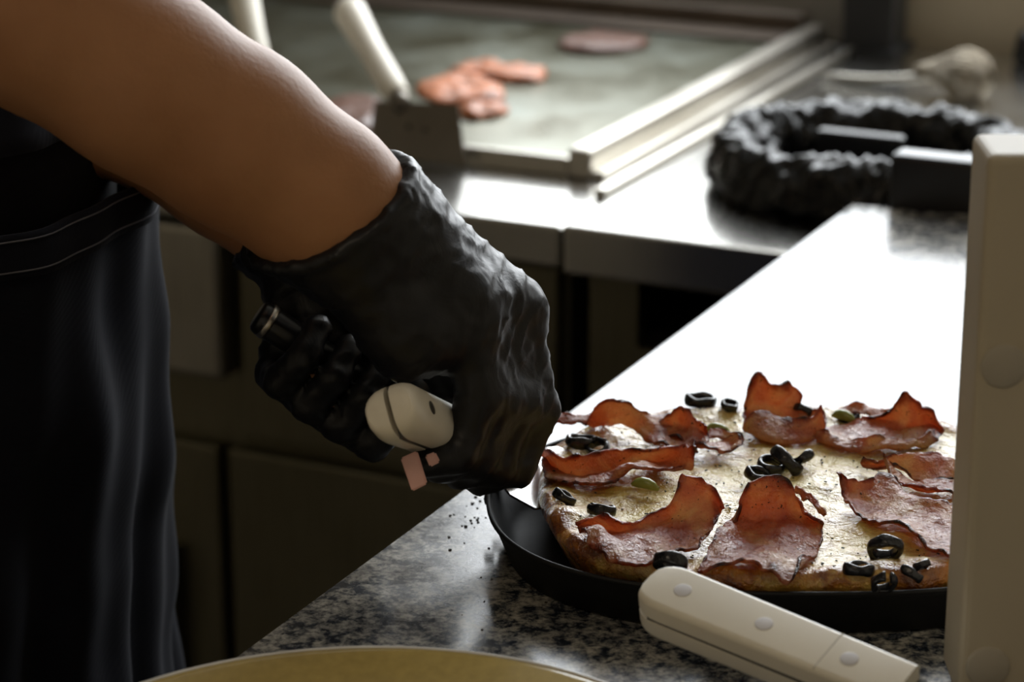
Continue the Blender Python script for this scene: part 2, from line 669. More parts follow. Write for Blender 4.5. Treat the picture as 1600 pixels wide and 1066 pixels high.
for lo, hi, nm in (((WIN['u0'], v1 + .02, WIN['z0']), (WIN['u0'] + fw, v1 + .08, WIN['z1']), 'window_frame'),
                   ((WIN['u1'] - fw, v1 + .02, WIN['z0']), (WIN['u1'], v1 + .08, WIN['z1']), 'window_frame'),
                   ((WIN['u0'] + fw, v1 + .02, WIN['z1'] - fw), (WIN['u1'] - fw, v1 + .08, WIN['z1']), 'window_frame'),
                   ((WIN['u0'] + fw, v1 + .02, WIN['z0']), (WIN['u1'] - fw, v1 + .08, WIN['z0'] + fw), 'window_frame')):
    box_obj(nm, KIT, lo, hi, MAT['frame'], wroot)

# added fill lamp (warm), unseen on the ceiling in front of the counter
lroot = empty('fill_lamp', K(.25, -2.2, R['h']), 'unseen white fill lamp added on the ceiling above the granite counter', 'lamp')
box_obj('housing', KIT, (-.35, -2.32, R['h'] - .06), (.85, -2.08, R['h']), MAT['fill_lamp_body'], lroot, .01)
ld = bpy.data.lights.new('fill_lamp_light', 'AREA')
ld.shape = 'RECTANGLE'; ld.size = 1.15; ld.size_y = .2
ld.energy = FILL_LAMP_W; ld.color = (1.0, .80, .56)
lo_ = bpy.data.objects.new('fill_lamp_light', ld)
COL.objects.link(lo_)
lo_.matrix_world = Matrix.Translation(K(.25, -2.2, R['h'] - .065)) @ KIT.to_3x3().to_4x4()

# ================================================================== granite counter
ZG = .90


def prism(name, pts, z0, z1, mat, parent=None, bevel=0.0):
    bm = bmesh.new()
    lo = [bm.verts.new((p.x, p.y, z0)) for p in pts]
    hi = [bm.verts.new((p.x, p.y, z1)) for p in pts]
    n = len(pts)
    bm.faces.new(hi)
    bm.faces.new(lo[::-1])
    for i in range(n):
        bm.faces.new((lo[i], lo[(i + 1) % n], hi[(i + 1) % n], hi[i]))
    if bevel:
        bmesh.ops.bevel(bm, geom=[e for e in bm.edges], offset=bevel, segments=2, affect='EDGES')
    return bm_obj(name, bm, mat, parent)


gu, gv1 = toK(G0)[0], toK(G1)[1]
uR = toK(atz(1503, 326, ZG))[0]
vR = toK(atz(1560, 285, ZG))[1]
pts = [K(gu, -2.3, 0), K(1.3, -2.3, 0), K(1.3, vR + .1, 0), K(uR, vR + .1, 0), K(uR, gv1, 0), K(gu, gv1, 0)]
g = prism('granite_countertop', pts, ZS + .002, ZG, MAT['granite'], None, .0025)
tag(g, 'grey and black speckled granite countertop under the pizza pan', 'countertop')
croot = empty('counter_cabinet', K(.6, -1.1, 0), 'plain dark base cabinet carrying the speckled granite countertop', 'cabinet')
box_obj('body', KIT, (gu + .04, -2.25, .08), (1.27, -.06, ZS + .002), MAT['cab'], croot)
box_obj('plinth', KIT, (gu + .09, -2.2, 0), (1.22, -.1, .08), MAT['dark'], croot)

# ================================================================== back line: steel worktop + griddle
# right hand steel worktop
wt = empty('steel_worktop', K(.5, .4, 0), 'brushed steel worktop holding the black bag ring, right of the griddle', 'worktop')
box_obj('top', KIT, (0, 0, ZS - .043), (1.5, .86, ZS), MAT['steel'], wt, .003)
box_obj('left_panel', KIT, (.012, .03, 0), (.03, .84, ZS - .043), MAT['cab'], wt)
box_obj('front_panel', KIT, (.03, .03, 0), (.057, .05, ZS - .043), MAT['cab'], wt)
box_obj('front_panel', KIT, (.057, .03, 0), (1.45, .05, .757), MAT['cab'], wt)
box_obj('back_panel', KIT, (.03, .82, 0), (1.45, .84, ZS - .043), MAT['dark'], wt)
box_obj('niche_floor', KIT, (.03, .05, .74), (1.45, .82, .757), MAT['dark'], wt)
box_obj('niche_frame', KIT, (.057, .024, .752), (1.45, .034, .760), MAT['cab'], wt)
# griddle stand
gs = empty('griddle_stand', K(-.6, .4, 0), 'dark steel cabinet with doors under the flat griddle', 'cabinet')
box_obj('body', KIT, (-1.5, .03, .06), (-.006, .84, ZS - .04), MAT['cab'], gs)
box_obj('top', KIT, (-1.52, .004, ZS - .040), (-.004, .86, ZS - .003), MAT['steel'], gs, .003)
box_obj('control_box', KIT, (-.62, .000, .676), (-.346, .03, .822), MAT['steel_v'], gs, .006)
d1 = box_obj('door', KIT, (-1.0, .012, .06), (-.362, .03, .605), MAT['cab'], gs, .003)
d2 = box_obj('door', KIT, (-.351, .012, .06), (-.012, .03, .605), MAT['cab'], gs, .003)
box_obj('fascia', KIT, (-.335, .016, .618), (-.012, .03, ZS - .045), MAT['cab'], gs, .003)
box_obj('door_handle', KIT, (-.42, -.012, .33), (-.405, .012, .50), MAT['cab'], d1, .004)

# griddle itself
gr = empty('griddle', K(-.6, .5, ZS), 'wide flat steel griddle with meat cooking behind the forearm', 'griddle')
GZ = ZS + .012
GV0, GV1, GU1 = .172, .80, -.066
box_obj('hot_plate', KIT, (-1.4, GV0, ZS - .003), (GU1 - .004, GV1, GZ), MAT['griddle'], gr, .002)
box_obj('front_lip', KIT, (-1.4, GV0 - .010, ZS - .003), (GU1 - .004, GV0 - .001, GZ + .003), MAT['rim'], gr, .002)
box_obj('side_guard', KIT, (GU1 - .003, GV0 - .012, ZS - .003), (GU1 + .020, GV1 + .02, GZ + .013), MAT['rim'], gr, .004)
box_obj('side_flange', KIT, (GU1 + .021, GV0 - .012, ZS - .003), (GU1 + .034, GV1 + .02, ZS + .006), MAT['rim'], gr, .002)
box_obj('seam_strip', KIT, (-.016, .10, ZS - .003), (-.005, .82, ZS + .007), MAT['rim'], gr, .002)
box_obj('back_guard', KIT, (-1.4, GV1, ZS - .003), (GU1 - .004, GV1 + .03, GZ + .025), MAT['backsplash'], gr, .004)
box_obj('back_ledge', KIT, (-1.4, GV1 - .05, GZ), (GU1 - .006, GV1 - .001, GZ + .006), MAT['backsplash'], gr, .002)
sp = box_obj('splash_panel', KIT, (-1.52, .872, ZS - .003), (-.006, .892, 1.07), MAT['wall_dim'])
tag(sp, 'grey splash panel standing behind the flat griddle', 'panel')

# dark pillar behind the worktop
pc = toK(atz(1350, 84, ZS))
pil = empty('dark_pillar', K(pc[0], .83, ZS), 'black upright post standing behind the steel worktop', 'post')
box_obj('column', KIT, (pc[0] - .028, .80, ZS + .001), (pc[0] + .03, .86, 1.075), MAT['pillar'], pil, .004)
box_obj('foot_plate', KIT, (pc[0] - .036, .79, ZS), (pc[0] + .038, .869, ZS + .006), MAT['pillar'], pil, .002)


# ---------------------------------------------------------------- food on the griddle
def slab(name, outline, z0, thick, mat, parent=None, bump=.003, seed=0, cup=0.0):
    """irregular flat piece of food: rounded lens over an outline of world points"""
    c = sum(outline, Vector((0, 0, 0))) / len(outline)
    n = len(outline) * 4
    cl = []
    for i in range(n):
        t = i / 4
        a, b = int(t) % len(outline), (int(t) + 1) % len(outline)
        p0, p1, p2, p3 = (outline[(a - 1) % len(outline)], outline[a], outline[b], outline[(b + 1) % len(outline)])
        f = t - int(t)
        cl.append(.5 * ((2 * p1) + (p2 - p0) * f + (2 * p0 - 5 * p1 + 4 * p2 - p3) * f * f + (3 * p1 - p0 - 3 * p2 + p3) * f ** 3))
    rings = []
    levels = [(1.0, 0.0), (1.03, .35), (.97, .75), (.82, .95), (.55, 1.0), (.25, .97), (.02, 1.0)]
    for s, h in levels:
        ring = []
        for p in cl:
            q = c + (p - c) * s
            nz = mnoise.noise(Vector((q.x * 60 + seed, q.y * 60, seed * 1.7)))
            z = z0 + thick * h + (nz * bump + cup * (s * s)) * (h > .1)
            ring.append(Vector((q.x, q.y, max(z, z0))))
        rings.append(ring)
    v, f = loft(rings)
    return mesh_obj(name, v, f, mat, parent)


def blob(px_pts, z):
    return [atz(x, y, z) for x, y in px_pts]


gp = GZ + .0005
t1 = slab('ham_piece', blob([(652, 140), (690, 124), (735, 122), (778, 140), (785, 158), (740, 160), (700, 162), (668, 156)], gp), gp, .008, MAT['fried'], bump=.005, seed=1)
tag(t1, 'pink and brown fried ham piece beside the scraper blade on the griddle', 'meat', 'ham frying on the griddle')
t2 = slab('ham_piece', blob([(712, 174), (742, 167), (772, 168), (795, 176), (770, 184), (735, 187)], gp), gp, .010, MAT['fried'], bump=.006, seed=2)
tag(t2, 'small orange crisp ham piece nearest the griddle front', 'meat', 'ham frying on the griddle')
t3 = slab('ham_piece', blob([(705, 114), (745, 104), (800, 110), (848, 114), (845, 128), (800, 130), (760, 124), (725, 120)], gp), gp, .009, MAT['fried'], bump=.006, seed=3)
tag(t3, 'long orange brown ham piece behind the other ham on the griddle', 'meat', 'ham frying on the griddle')
t4 = slab('meat_patty', blob([(874, 74), (900, 62), (960, 60), (1008, 66), (1002, 78), (950, 86), (895, 84)], gp), gp, .010, MAT['meat'], bump=.003, seed=4)
tag(t4, 'dark brown meat patty at the back of the griddle', 'meat')
t5 = slab('meat_patty', blob([(500, 185), (530, 165), (575, 163), (598, 176), (598, 200), (560, 212), (520, 205)], gp), gp, .013, MAT['meat'], bump=.003, seed=5)
tag(t5, 'brown meat patty partly hidden behind the forearm and scraper', 'meat')


# ================================================================== hand tools
def frame_from(origin, axis, normal):
    a = axis.normalized()
    n = (normal - a * normal.dot(a)).normalized()
    w = n.cross(a)
    return Matrix(((a.x, w.x, n.x, origin.x), (a.y, w.y, n.y, origin.y), (a.z, w.z, n.z, origin.z), (0, 0, 0, 1)))


def scale_half(M, L, W, T, top, mat, name, parent, gap=.0011, butt=.016, rc=.0055):
    """one riveted handle scale, x along handle from butt end, y width, z normal"""
    rings = []
    N = 22
    for i in range(N + 1):
        u = i / N
        x = L * (u ** 1.5)
        e = min(1, x / butt)
        k = math.sqrt(max(0, 1 - (1 - e) ** 2.2)) * .62 + .38 if e < 1 else 1
        taper = 1 - .10 * (x / L)
        hw = W / 2 * k * taper
        h = T / 2 * (.72 + .28 * k) * (1 - .06 * (x / L))
        r = min(rc, hw * .8, h - gap - .0005)
        zs = 1 if top else -1
        sec = [(-hw, gap), (-hw, h - r)]
        for q in range(1, 5):
            t = math.pi / 2 * q / 5
            sec.append((-hw + r - r * math.cos(t), h - r + r * math.sin(t)))
        sec += [(-hw + r, h), (hw - r, h)]
        for q in range(1, 5):
            t = math.pi / 2 * q / 5
            sec.append((hw - r + r * math.sin(t), h - r + r * math.cos(t)))
        sec += [(hw, h - r), (hw, gap)]
        rings.append([M @ Vector((x, y, zs * z)) for y, z in sec])
    v, f = loft(rings)
    o = mesh_obj(name, v, f, mat, parent)
    fix_normals(o)
    o.data.set_sharp_from_angle(angle=math.radians(32))
    return o


def fix_normals(o):
    bm = bmesh.new(); bm.from_mesh(o.data)
    bmesh.ops.recalc_face_normals(bm, faces=bm.faces)
    bm.to_mesh(o.data); bm.free()


def disc(name, M, x, y, z, r, h, mat, parent):
    rings = [[M @ Vector((x + rr * math.cos(2 * math.pi * k / 20), y + rr * math.sin(2 * math.pi * k / 20), zz)) for k in range(20)]
             for rr, zz in ((r, z - h), (r, z + h * .35), (r * .92, z + h * .5), (r * .02, z + h * .55))]
    v, f = loft(rings)
    o = mesh_obj(name, v, f, mat, parent)
    fix_normals(o)
    return o


def riveted_handle(root, M, L, W, T, rivets, rr=.0045, rc=.0055, tg=.0012, rm='rivet'):
    scale_half(M, L, W, T, True, MAT['white_handle'], 'handle_scale', root, tg, rc=rc)
    scale_half(M, L, W, T, False, MAT['white_handle'], 'handle_scale', root, tg, rc=rc)
    box_obj('tang', M, (.009, -W / 2 * .93, -tg), (L + .004, W / 2 * .93, tg), MAT['tang'], root)
    for x in rivets:
        h = T / 2 * (1 - .06 * (x / L))
        disc('rivet', M, x, 0, h, rr, .0005, MAT[rm], root)
        disc('rivet', M @ Matrix.Rotation(math.pi, 4, 'X'), x, 0, h, rr, .0005, MAT[rm], root)


def plate_mesh(name, M, outline, z0, z1, mat, parent):
    """flat blade from an outline in the XY plane of M"""
    n = len(outline)
    v = [M @ Vector((x, y, z0)) for x, y in outline] + [M @ Vector((x, y, z1)) for x, y in outline]
    f = [tuple(range(n - 1, -1, -1)), tuple(range(n, 2 * n))] + [(i, (i + 1) % n, n + (i + 1) % n, n + i) for i in range(n)]
    o = mesh_obj(name, v, f, mat, parent, smooth=False)
    fix_normals(o)
    return o


# server lying in front of the pan, butt resting on the pan rim
hb = atz(1013, 928, .944)
he = atz(1395, 1085, .928)
haxis = (he - hb)
up_roll = Vector((0, 0, 1)) + Vector((.12, -.50, 0))
MF = frame_from(hb, haxis, up_roll)
sv = empty('pizza_server', (he.x, he.y, ZG), 'white-handled pizza server lying in front of the pan, butt on its rim', 'pizza server', 'white-handled servers')
LF = haxis.length + .006
r1 = (atz(1072, 913, .955) - hb).dot(haxis.normalized())
riveted_handle(sv, MF, LF, .0315, .0235, [r1, r1 + .0455, r1 + .0915], .0044, .0032, .0010)
box_obj('ferrule_groove', MF, (r1 + .0800, -.0135, .0102), (r1 + .0806, .0135, .01125), MAT['cap'], sv)
endp = MF @ Vector((LF, 0, 0))
tip = Vector((endp.x, endp.y, ZG + .0035)) + Vector((haxis.x, haxis.y, 0)).normalized() * .07
rg = tube_rings([MF @ Vector((LF - .002, 0, 0)), endp.lerp(tip, .35), endp.lerp(tip, .75), tip], [.006, .005, .0045, .004], 10)
v_, f_ = loft(rg)
mesh_obj('neck', v_, f_, MAT['blade'], sv)
MB = frame_from(tip, Vector((haxis.x, haxis.y, 0)), Vector((0, 0, 1)))
plate_mesh('blade', MB, [(-.012, -.012), (.01, -.045), (.13, -.03), (.155, 0), (.13, .03), (.01, .045), (-.012, .012)], -.003, -.001, MAT['blade'], sv)

# ================================================================== pan + pizza
PZ = .936        # pizza top level
PCX, PCY = .153, 1.3215
pan = empty('pizza_pan', (PCX, PCY, ZG), 'thin black iron pizza pan on the granite counter', 'pan')
prof = [(.02, .0012), (.90, .0012), (.935, .004), (.985, .024), (1.0, .0262), (1.006, .0255), (.992, .0225), (.942, .0012), (.92, 0.0), (.02, 0.0)]
A_, B_, EX = .166, .1345, 2.5
rings = []
for r, z in prof:
    rings.append(lathe([(r, z)], (PCX, PCY, ZG + .0004), 96, A_, B_, EX, None, 1.95)[0])
v, f = loft(rings + [rings[0]], cap=False)
po = mesh_obj('dish', v, f, MAT['black_metal'], pan)
fix_normals(po)
# pan bottom disc
bot = lathe([(.0005, .0012), (.025, .0012)], (PCX, PCY, ZG + .0004), 96, A_, B_, EX, None, 1.95)
v, f = loft(bot, cap=False)
mesh_obj('dish_centre', v, f, MAT['black_metal'], pan)
rim = lathe([(1.0, .0262)], (PCX, PCY, ZG), 96, A_, B_, EX, None, 1.95)[0]
v, f = loft(tube_rings(rim + [rim[0]], .0014, 8), cap=False)
mesh_obj('rim_bead', v, f, MAT['black_metal'], pan)
lug = lathe([(1.008, .018)], (PCX, PCY, ZG), 96, A_, B_, EX, None, 1.95)[0]
for k in (44, 46):
    rr_ = lathe([(.0005, -.003), (.0025, -.003), (.003, 0), (.0025, .003), (.0005, .003)], lug[k], 10)
    v, f = loft(rr_)
    mesh_obj('rivet', v, f, MAT['black_metal'], pan)

pz = empty('pizza', (PCX, PCY, ZG), 'golden pizza with ham slices, black olives and melted cheese in the pan', 'pizza')
PX, PY, PA, PB = .155, 1.3250, .1465, .1355


def pz_noise(x, y):
    v = Vector((x, y, 0))
    return (mnoise.noise(v * 28 + Vector((3, 1, 0))) * .0030 + mnoise.noise(v * 70) * .0016 + mnoise.noise(v * 170) * .0006)


def v_c(x, y): return Vector((x * 45, y * 45, 9))


def pizza_h(x, y):
    dx, dy = (x - PX) / PA, (y - PY) / PB
    r = (abs(dx) ** 2.4 + abs(dy) ** 2.4) ** (1 / 2.4)
    z = PZ - .0045 + pz_noise(x, y)
    z += (.0030 + .0045 * mnoise.noise(v_c(x, y))) * math.exp(-((r - .90) / .07) ** 2)
    return z, r


NR, NT_ = 70, 260
rings, edge = [], []
for i in range(NR + 1):
    t = i / NR
    ring = []
    for k in range(NT_):
        th = 2 * math.pi * k / NT_
        ct, st = math.cos(th), math.sin(th)
        ex = 2 / 2.4
        bx = PA * math.copysign(abs(ct) ** ex, ct)
        by = PB * math.copysign(abs(st) ** ex, st)
        wob = 1 + .012 * math.sin(5 * th + 1) + .014 * mnoise.noise(Vector((ct * 3, st * 3, 2))) + .008 * mnoise.noise(Vector((ct * 9, st * 9, 5)))
        if t < .84:
            r = t / .84 * .93
            x, y = PX + bx * r * wob, PY + by * r * wob
            z, _ = pizza_h(x, y)
            e = max(0, (r - .80) / .13) ** 1.6
        else:
            s = (t - .84) / .16
            a = s * math.pi * .62
            r = .93 + .05 * math.sin(min(a, math.pi / 2)) - .095 * max(0, s - .45) / .55
            x, y = PX + bx * r * wob, PY + by * r * wob
            z0_, _ = pizza_h(PX + bx * .93 * wob, PY + by * .93 * wob)
            z = z0_ + (ZG + .004 - z0_) * (1 - math.cos(min(s, 1) * math.pi / 2)) + .0022 * mnoise.noise(Vector((x * 80, y * 80, s * 3))) * math.sin(math.pi * s)
            e = 1.0
        ring.append(Vector((x, y, z)))
        edge.append(min(1, e) * (.72 + .5 * mnoise.noise(Vector((ct * 6, st * 6, t * 2)))))
    rings.append(ring)
v, f = loft(rings, cap=True)
cr = mesh_obj('cheese_crust', v, f, MAT['cheese'], pz)
fix_normals(cr)
set_attr(cr, 'edge', edge)


def cubic(P, t):
    n = len(P)
    x = t * (n - 1)
    i = min(int(x), n - 2)
    f = x - i
    p0, p1, p2, p3 = P[max(i - 1, 0)], P[i], P[i + 1], P[min(i + 2, n - 1)]
    return .5 * ((2 * p1) + (p2 - p0) * f + (2 * p0 - 5 * p1 + 4 * p2 - p3) * f * f + (3 * p1 - p0 - 3 * p2 + p3) * f ** 3)


def ham(rows, seed, nu=72, nv=40, thick=.0016):
    C = []
    for row in rows:
        C.append([atz(x, y, PZ - .003 + l * .001) for x, y, l in row])
    cols = 9
    C = [[cubic(r, j / (cols - 1)) for j in range(cols)] for r in C]
    V, E_ = [], []
    for i in range(nv + 1):
        tv = i / nv
        line = [cubic([C[r][j] for r in range(len(C))], tv) for j in range(cols)]
        for j in range(nu + 1):
            tu = j / nu
            p = cubic(line, tu)
            w = mnoise.noise(p * 75 + Vector((seed * 3.1, 0, 0)))
            w2 = mnoise.noise(p * 190 + Vector((seed * 1.3, 4, 0)))
            eb = min(tu, 1 - tu) * 2.0, min(tv, 1 - tv) * 1.3
            em = min(eb)
            rag = max(0, 1 - em / .10)
            ruf = max(0, 1 - em / .35) ** 1.5
            p.z += .0045 * ruf * mnoise.noise(p * 62 + Vector((seed * 2.3, 1, 0))) + .0024 * mnoise.noise(p * 40 + Vector((0, seed * 1.9, 5)))
            p = p + Vector((w2 * .0018 * rag, w * .0016 * rag, w * .0018 + w2 * .0012 * (1 + rag) + .0012))
            zc, rr = pizza_h(p.x, p.y)
            if rr < .97: p.z = max(p.z, zc - .0006)
            V.append(p)
            E_.append(max(0, 1 - em / (.17 + .14 * w)) * (.72 + .55 * w2 + .25 * w))
    F = []
    for i in range(nv):
        for j in range(nu):
            a = i * (nu + 1) + j
            F.append((a, a + 1, a + nu + 2, a + nu + 1))
    o = mesh_obj('ham_slice', V, F, MAT['ham'], pz)
    set_attr(o, 'edge', E_)
    md = o.modifiers.new('thick', 'SOLIDIFY')
    md.thickness = thick
    md.offset = 0
    return o


HAM = [
    # back left curl
    [[(913, 668, 2), (936, 634, 20), (962, 628, 23), (1000, 645, 13), (1030, 655, 8), (1060, 655, 6), (1080, 665, 5)],
     [(918, 670, 1), (945, 657, 9), (972, 654, 10), (1005, 668, 6), (1040, 680, 5), (1070, 690, 4), (1085, 695, 6)],
     [(920, 672, 0), (950, 664, 3), (985, 670, 3), (1012, 688, 2), (1035, 702, 3), (1060, 706, 2), (1090, 708, 2)]],
    # small peak right of it
    [[(1030, 662, 7), (1048, 655, 12), (1063, 640, 20), (1080, 652, 15), (1103, 668, 12)],
     [(1030, 675, 4), (1050, 672, 5), (1066, 668, 8), (1085, 675, 8), (1105, 682, 6)],
     [(1035, 690, 2), (1050, 692, 3), (1070, 695, 3), (1090, 698, 3), (1106, 697, 3)]],
    # thin curl towards the centre
    [[(1078, 690, 2), (1110, 695, 2), (1138, 692, 3), (1150, 684, 8), (1156, 688, 8)],
     [(1078, 702, 3), (1110, 708, 3), (1140, 706, 4), (1155, 699, 6), (1158, 694, 6)]],
    # long standing band across the left
    [[(845, 700, 8), (862, 712, 12), (900, 717, 12), (945, 708, 12), (990, 703, 12), (1040, 701, 13), (1070, 697, 15), (1084, 706, 15)],
     [(848, 718, 3), (870, 736, 2), (900, 744, 1), (945, 740, 1), (990, 728, 1), (1035, 725, 2), (1065, 736, 3), (1082, 736, 3)],
     [(850, 738, 4), (875, 748, 4), (905, 750, 3), (935, 748, 4), (965, 735, 8), (985, 730, 8), (1020, 734, 4), (1050, 736, 3)],
     [(850, 748, 2), (878, 757, 2), (908, 755, 4), (940, 760, 2), (966, 752, 2), (985, 740, 5), (1020, 741, 6), (1052, 740, 3)]],
    # back centre: tall standing flap with front lip
    [[(1163, 640, 8), (1170, 610, 20), (1182, 579, 31), (1205, 592, 27), (1222, 604, 22), (1236, 604, 21), (1252, 628, 11)],
     [(1162, 652, 3), (1175, 640, 7), (1190, 637, 8), (1208, 639, 7), (1222, 643, 6), (1238, 643, 6), (1254, 648, 4)],
     [(1161, 662, 2), (1180, 665, 1), (1205, 664, 1), (1225, 665, 1), (1240, 665, 1), (1264, 660, 1), (1288, 655, 2)],
     [(1163, 674, 1), (1185, 688, 1), (1215, 691, 1), (1245, 691, 1), (1270, 686, 1), (1280, 680, 1), (1290, 672, 2)],
     [(1162, 662, 6), (1180, 648, 12), (1200, 645, 13), (1218, 655, 10), (1245, 658, 10), (1268, 652, 12), (1284, 638, 17)]],
    # back right: pointed peak with front lip
    [[(1365, 660, 5), (1393, 642, 13), (1412, 612, 27), (1425, 625, 22), (1440, 645, 14), (1454, 646, 13), (1475, 674, 3)],
     [(1340, 660, 3), (1385, 664, 3), (1410, 668, 4), (1430, 668, 4), (1445, 666, 4), (1456, 666, 4), (1474, 678, 1)],
     [(1290, 670, 2), (1330, 674, 2), (1370, 678, 2), (1405, 682, 2), (1430, 676, 5), (1450, 672, 5), (1467, 682, 2)],
     [(1280, 690, 1), (1310, 700, 1), (1350, 707, 1), (1390, 707, 1), (1420, 704, 1), (1440, 701, 1), (1463, 692, 1)],
     [(1278, 676, 4), (1305, 684, 5), (1340, 692, 4), (1368, 674, 12), (1400, 686, 7), (1430, 693, 4), (1457, 674, 6)]],
    # right back band
    [[(1345, 719, 7), (1380, 722, 7), (1400, 714, 10), (1425, 711, 11), (1460, 715, 9), (1500, 722, 8), (1535, 722, 8)],
     [(1346, 724, 4), (1382, 732, 3), (1402, 732, 4), (1430, 736, 4), (1460, 738, 4), (1500, 736, 5), (1535, 734, 5)],
     [(1350, 731, 2), (1385, 740, 2), (1405, 742, 1), (1432, 750, 1), (1465, 753, 1), (1500, 750, 1), (1535, 748, 1)]],
    # right middle, dark upright tip
    [[(1379, 712, 18), (1392, 735, 6), (1412, 750, 3), (1440, 756, 2), (1480, 756, 2), (1535, 752, 3)],
     [(1382, 725, 12), (1394, 746, 5), (1415, 760, 2), (1445, 766, 2), (1480, 768, 2), (1535, 768, 2)],
     [(1386, 738, 7), (1398, 757, 4), (1420, 768, 4), (1448, 774, 4), (1485, 776, 4), (1535, 779, 4)]],
    # right front, long diagonal slice
    [[(1308, 744, 17), (1330, 757, 9), (1355, 762, 8), (1375, 750, 9), (1402, 756, 8), (1450, 785, 6), (1535, 794, 7)],
     [(1310, 755, 12), (1330, 775, 5), (1360, 785, 3), (1390, 786, 3), (1430, 802, 2), (1470, 815, 2), (1535, 830, 3)],
     [(1313, 764, 8), (1333, 790, 3), (1360, 803, 2), (1390, 808, 2), (1425, 820, 2), (1460, 838, 2), (1520, 856, 2)],
     [(1316, 772, 7), (1336, 802, 4), (1360, 816, 4), (1390, 823, 5), (1420, 836, 5), (1450, 862, 3), (1500, 882, 1)]],
    # front centre: round standing flap running down to the rim
    [[(1150, 815, 8), (1163, 775, 20), (1178, 757, 26), (1205, 754, 27), (1235, 764, 23), (1253, 788, 15), (1263, 812, 9), (1287, 828, 5)],
     [(1135, 815, 5), (1160, 808, 9), (1180, 803, 10), (1205, 803, 11), (1235, 807, 8), (1255, 815, 5), (1270, 821, 4), (1286, 832, 3)],
     [(1120, 842, 4), (1150, 842, 4), (1180, 837, 4), (1210, 834, 5), (1235, 840, 4), (1255, 844, 3), (1270, 846, 2), (1284, 846, 2)],
     [(1100, 876, 4), (1130, 868, 4), (1165, 868, 4), (1200, 865, 4), (1228, 870, 3), (1248, 872, 2), (1262, 872, 2), (1270, 870, 2)],
     [(1088, 896, 2), (1115, 893, 5), (1148, 883, 9), (1175, 880, 9), (1200, 893, 5), (1222, 908, 2), (1236, 910, 1), (1248, 876, 4)]],
    # front left: band ending in a charred curl
    [[(898, 817, 7), (930, 812, 9), (965, 818, 9), (1000, 808, 9), (1030, 796, 11), (1053, 784, 15), (1068, 745, 26), (1100, 758, 23), (1133, 792, 12)],
     [(903, 824, 4), (935, 827, 3), (965, 836, 2), (1000, 829, 3), (1040, 818, 4), (1065, 802, 9), (1083, 785, 14), (1105, 788, 13), (1127, 802, 8)],
     [(905, 830, 3), (935, 836, 3), (965, 850, 2), (1000, 846, 2), (1040, 836, 2), (1070, 831, 4), (1090, 826, 5), (1108, 822, 5), (1112, 835, 3)],
     [(915, 834, 8), (938, 830, 9), (957, 850, 5), (985, 864, 2), (1020, 860, 2), (1058, 854, 2), (1083, 850, 2), (1098, 846, 2), (1096, 850, 2)],
     [(925, 868, 1), (942, 878, 1), (955, 884, 0), (990, 890, 0), (1020, 878, 2), (1050, 862, 4), (1070, 859, 4), (1083, 858, 4), (1090, 858, 3)]],
    # scraps
    [[(1310, 640, 4), (1340, 636, 6), (1368, 638, 6), (1390, 645, 4)], [(1308, 652, 2), (1340, 650, 3), (1366, 652, 3), (1388, 656, 2)]],
    [[(858, 660, 5), (880, 652, 7), (905, 650, 6), (925, 648, 4)], [(852, 676, 3), (876, 668, 3), (900, 664, 3), (922, 660, 2)]],
    [[(1245, 760, 6), (1262, 772, 5), (1280, 788, 4), (1292, 800, 4)], [(1243, 772, 2), (1258, 782, 2), (1274, 794, 2), (1288, 804, 2)]],
    [[(1110, 672, 5), (1130, 677, 5), (1150, 683, 4), (1162, 690, 3)], [(1108, 688, 2), (1130, 690, 2), (1148, 692, 2), (1160, 694, 2)]],
]
for i, rows in enumerate(HAM):
    ham(rows, i + 1, thick=.0017 if i < 11 else .0012)

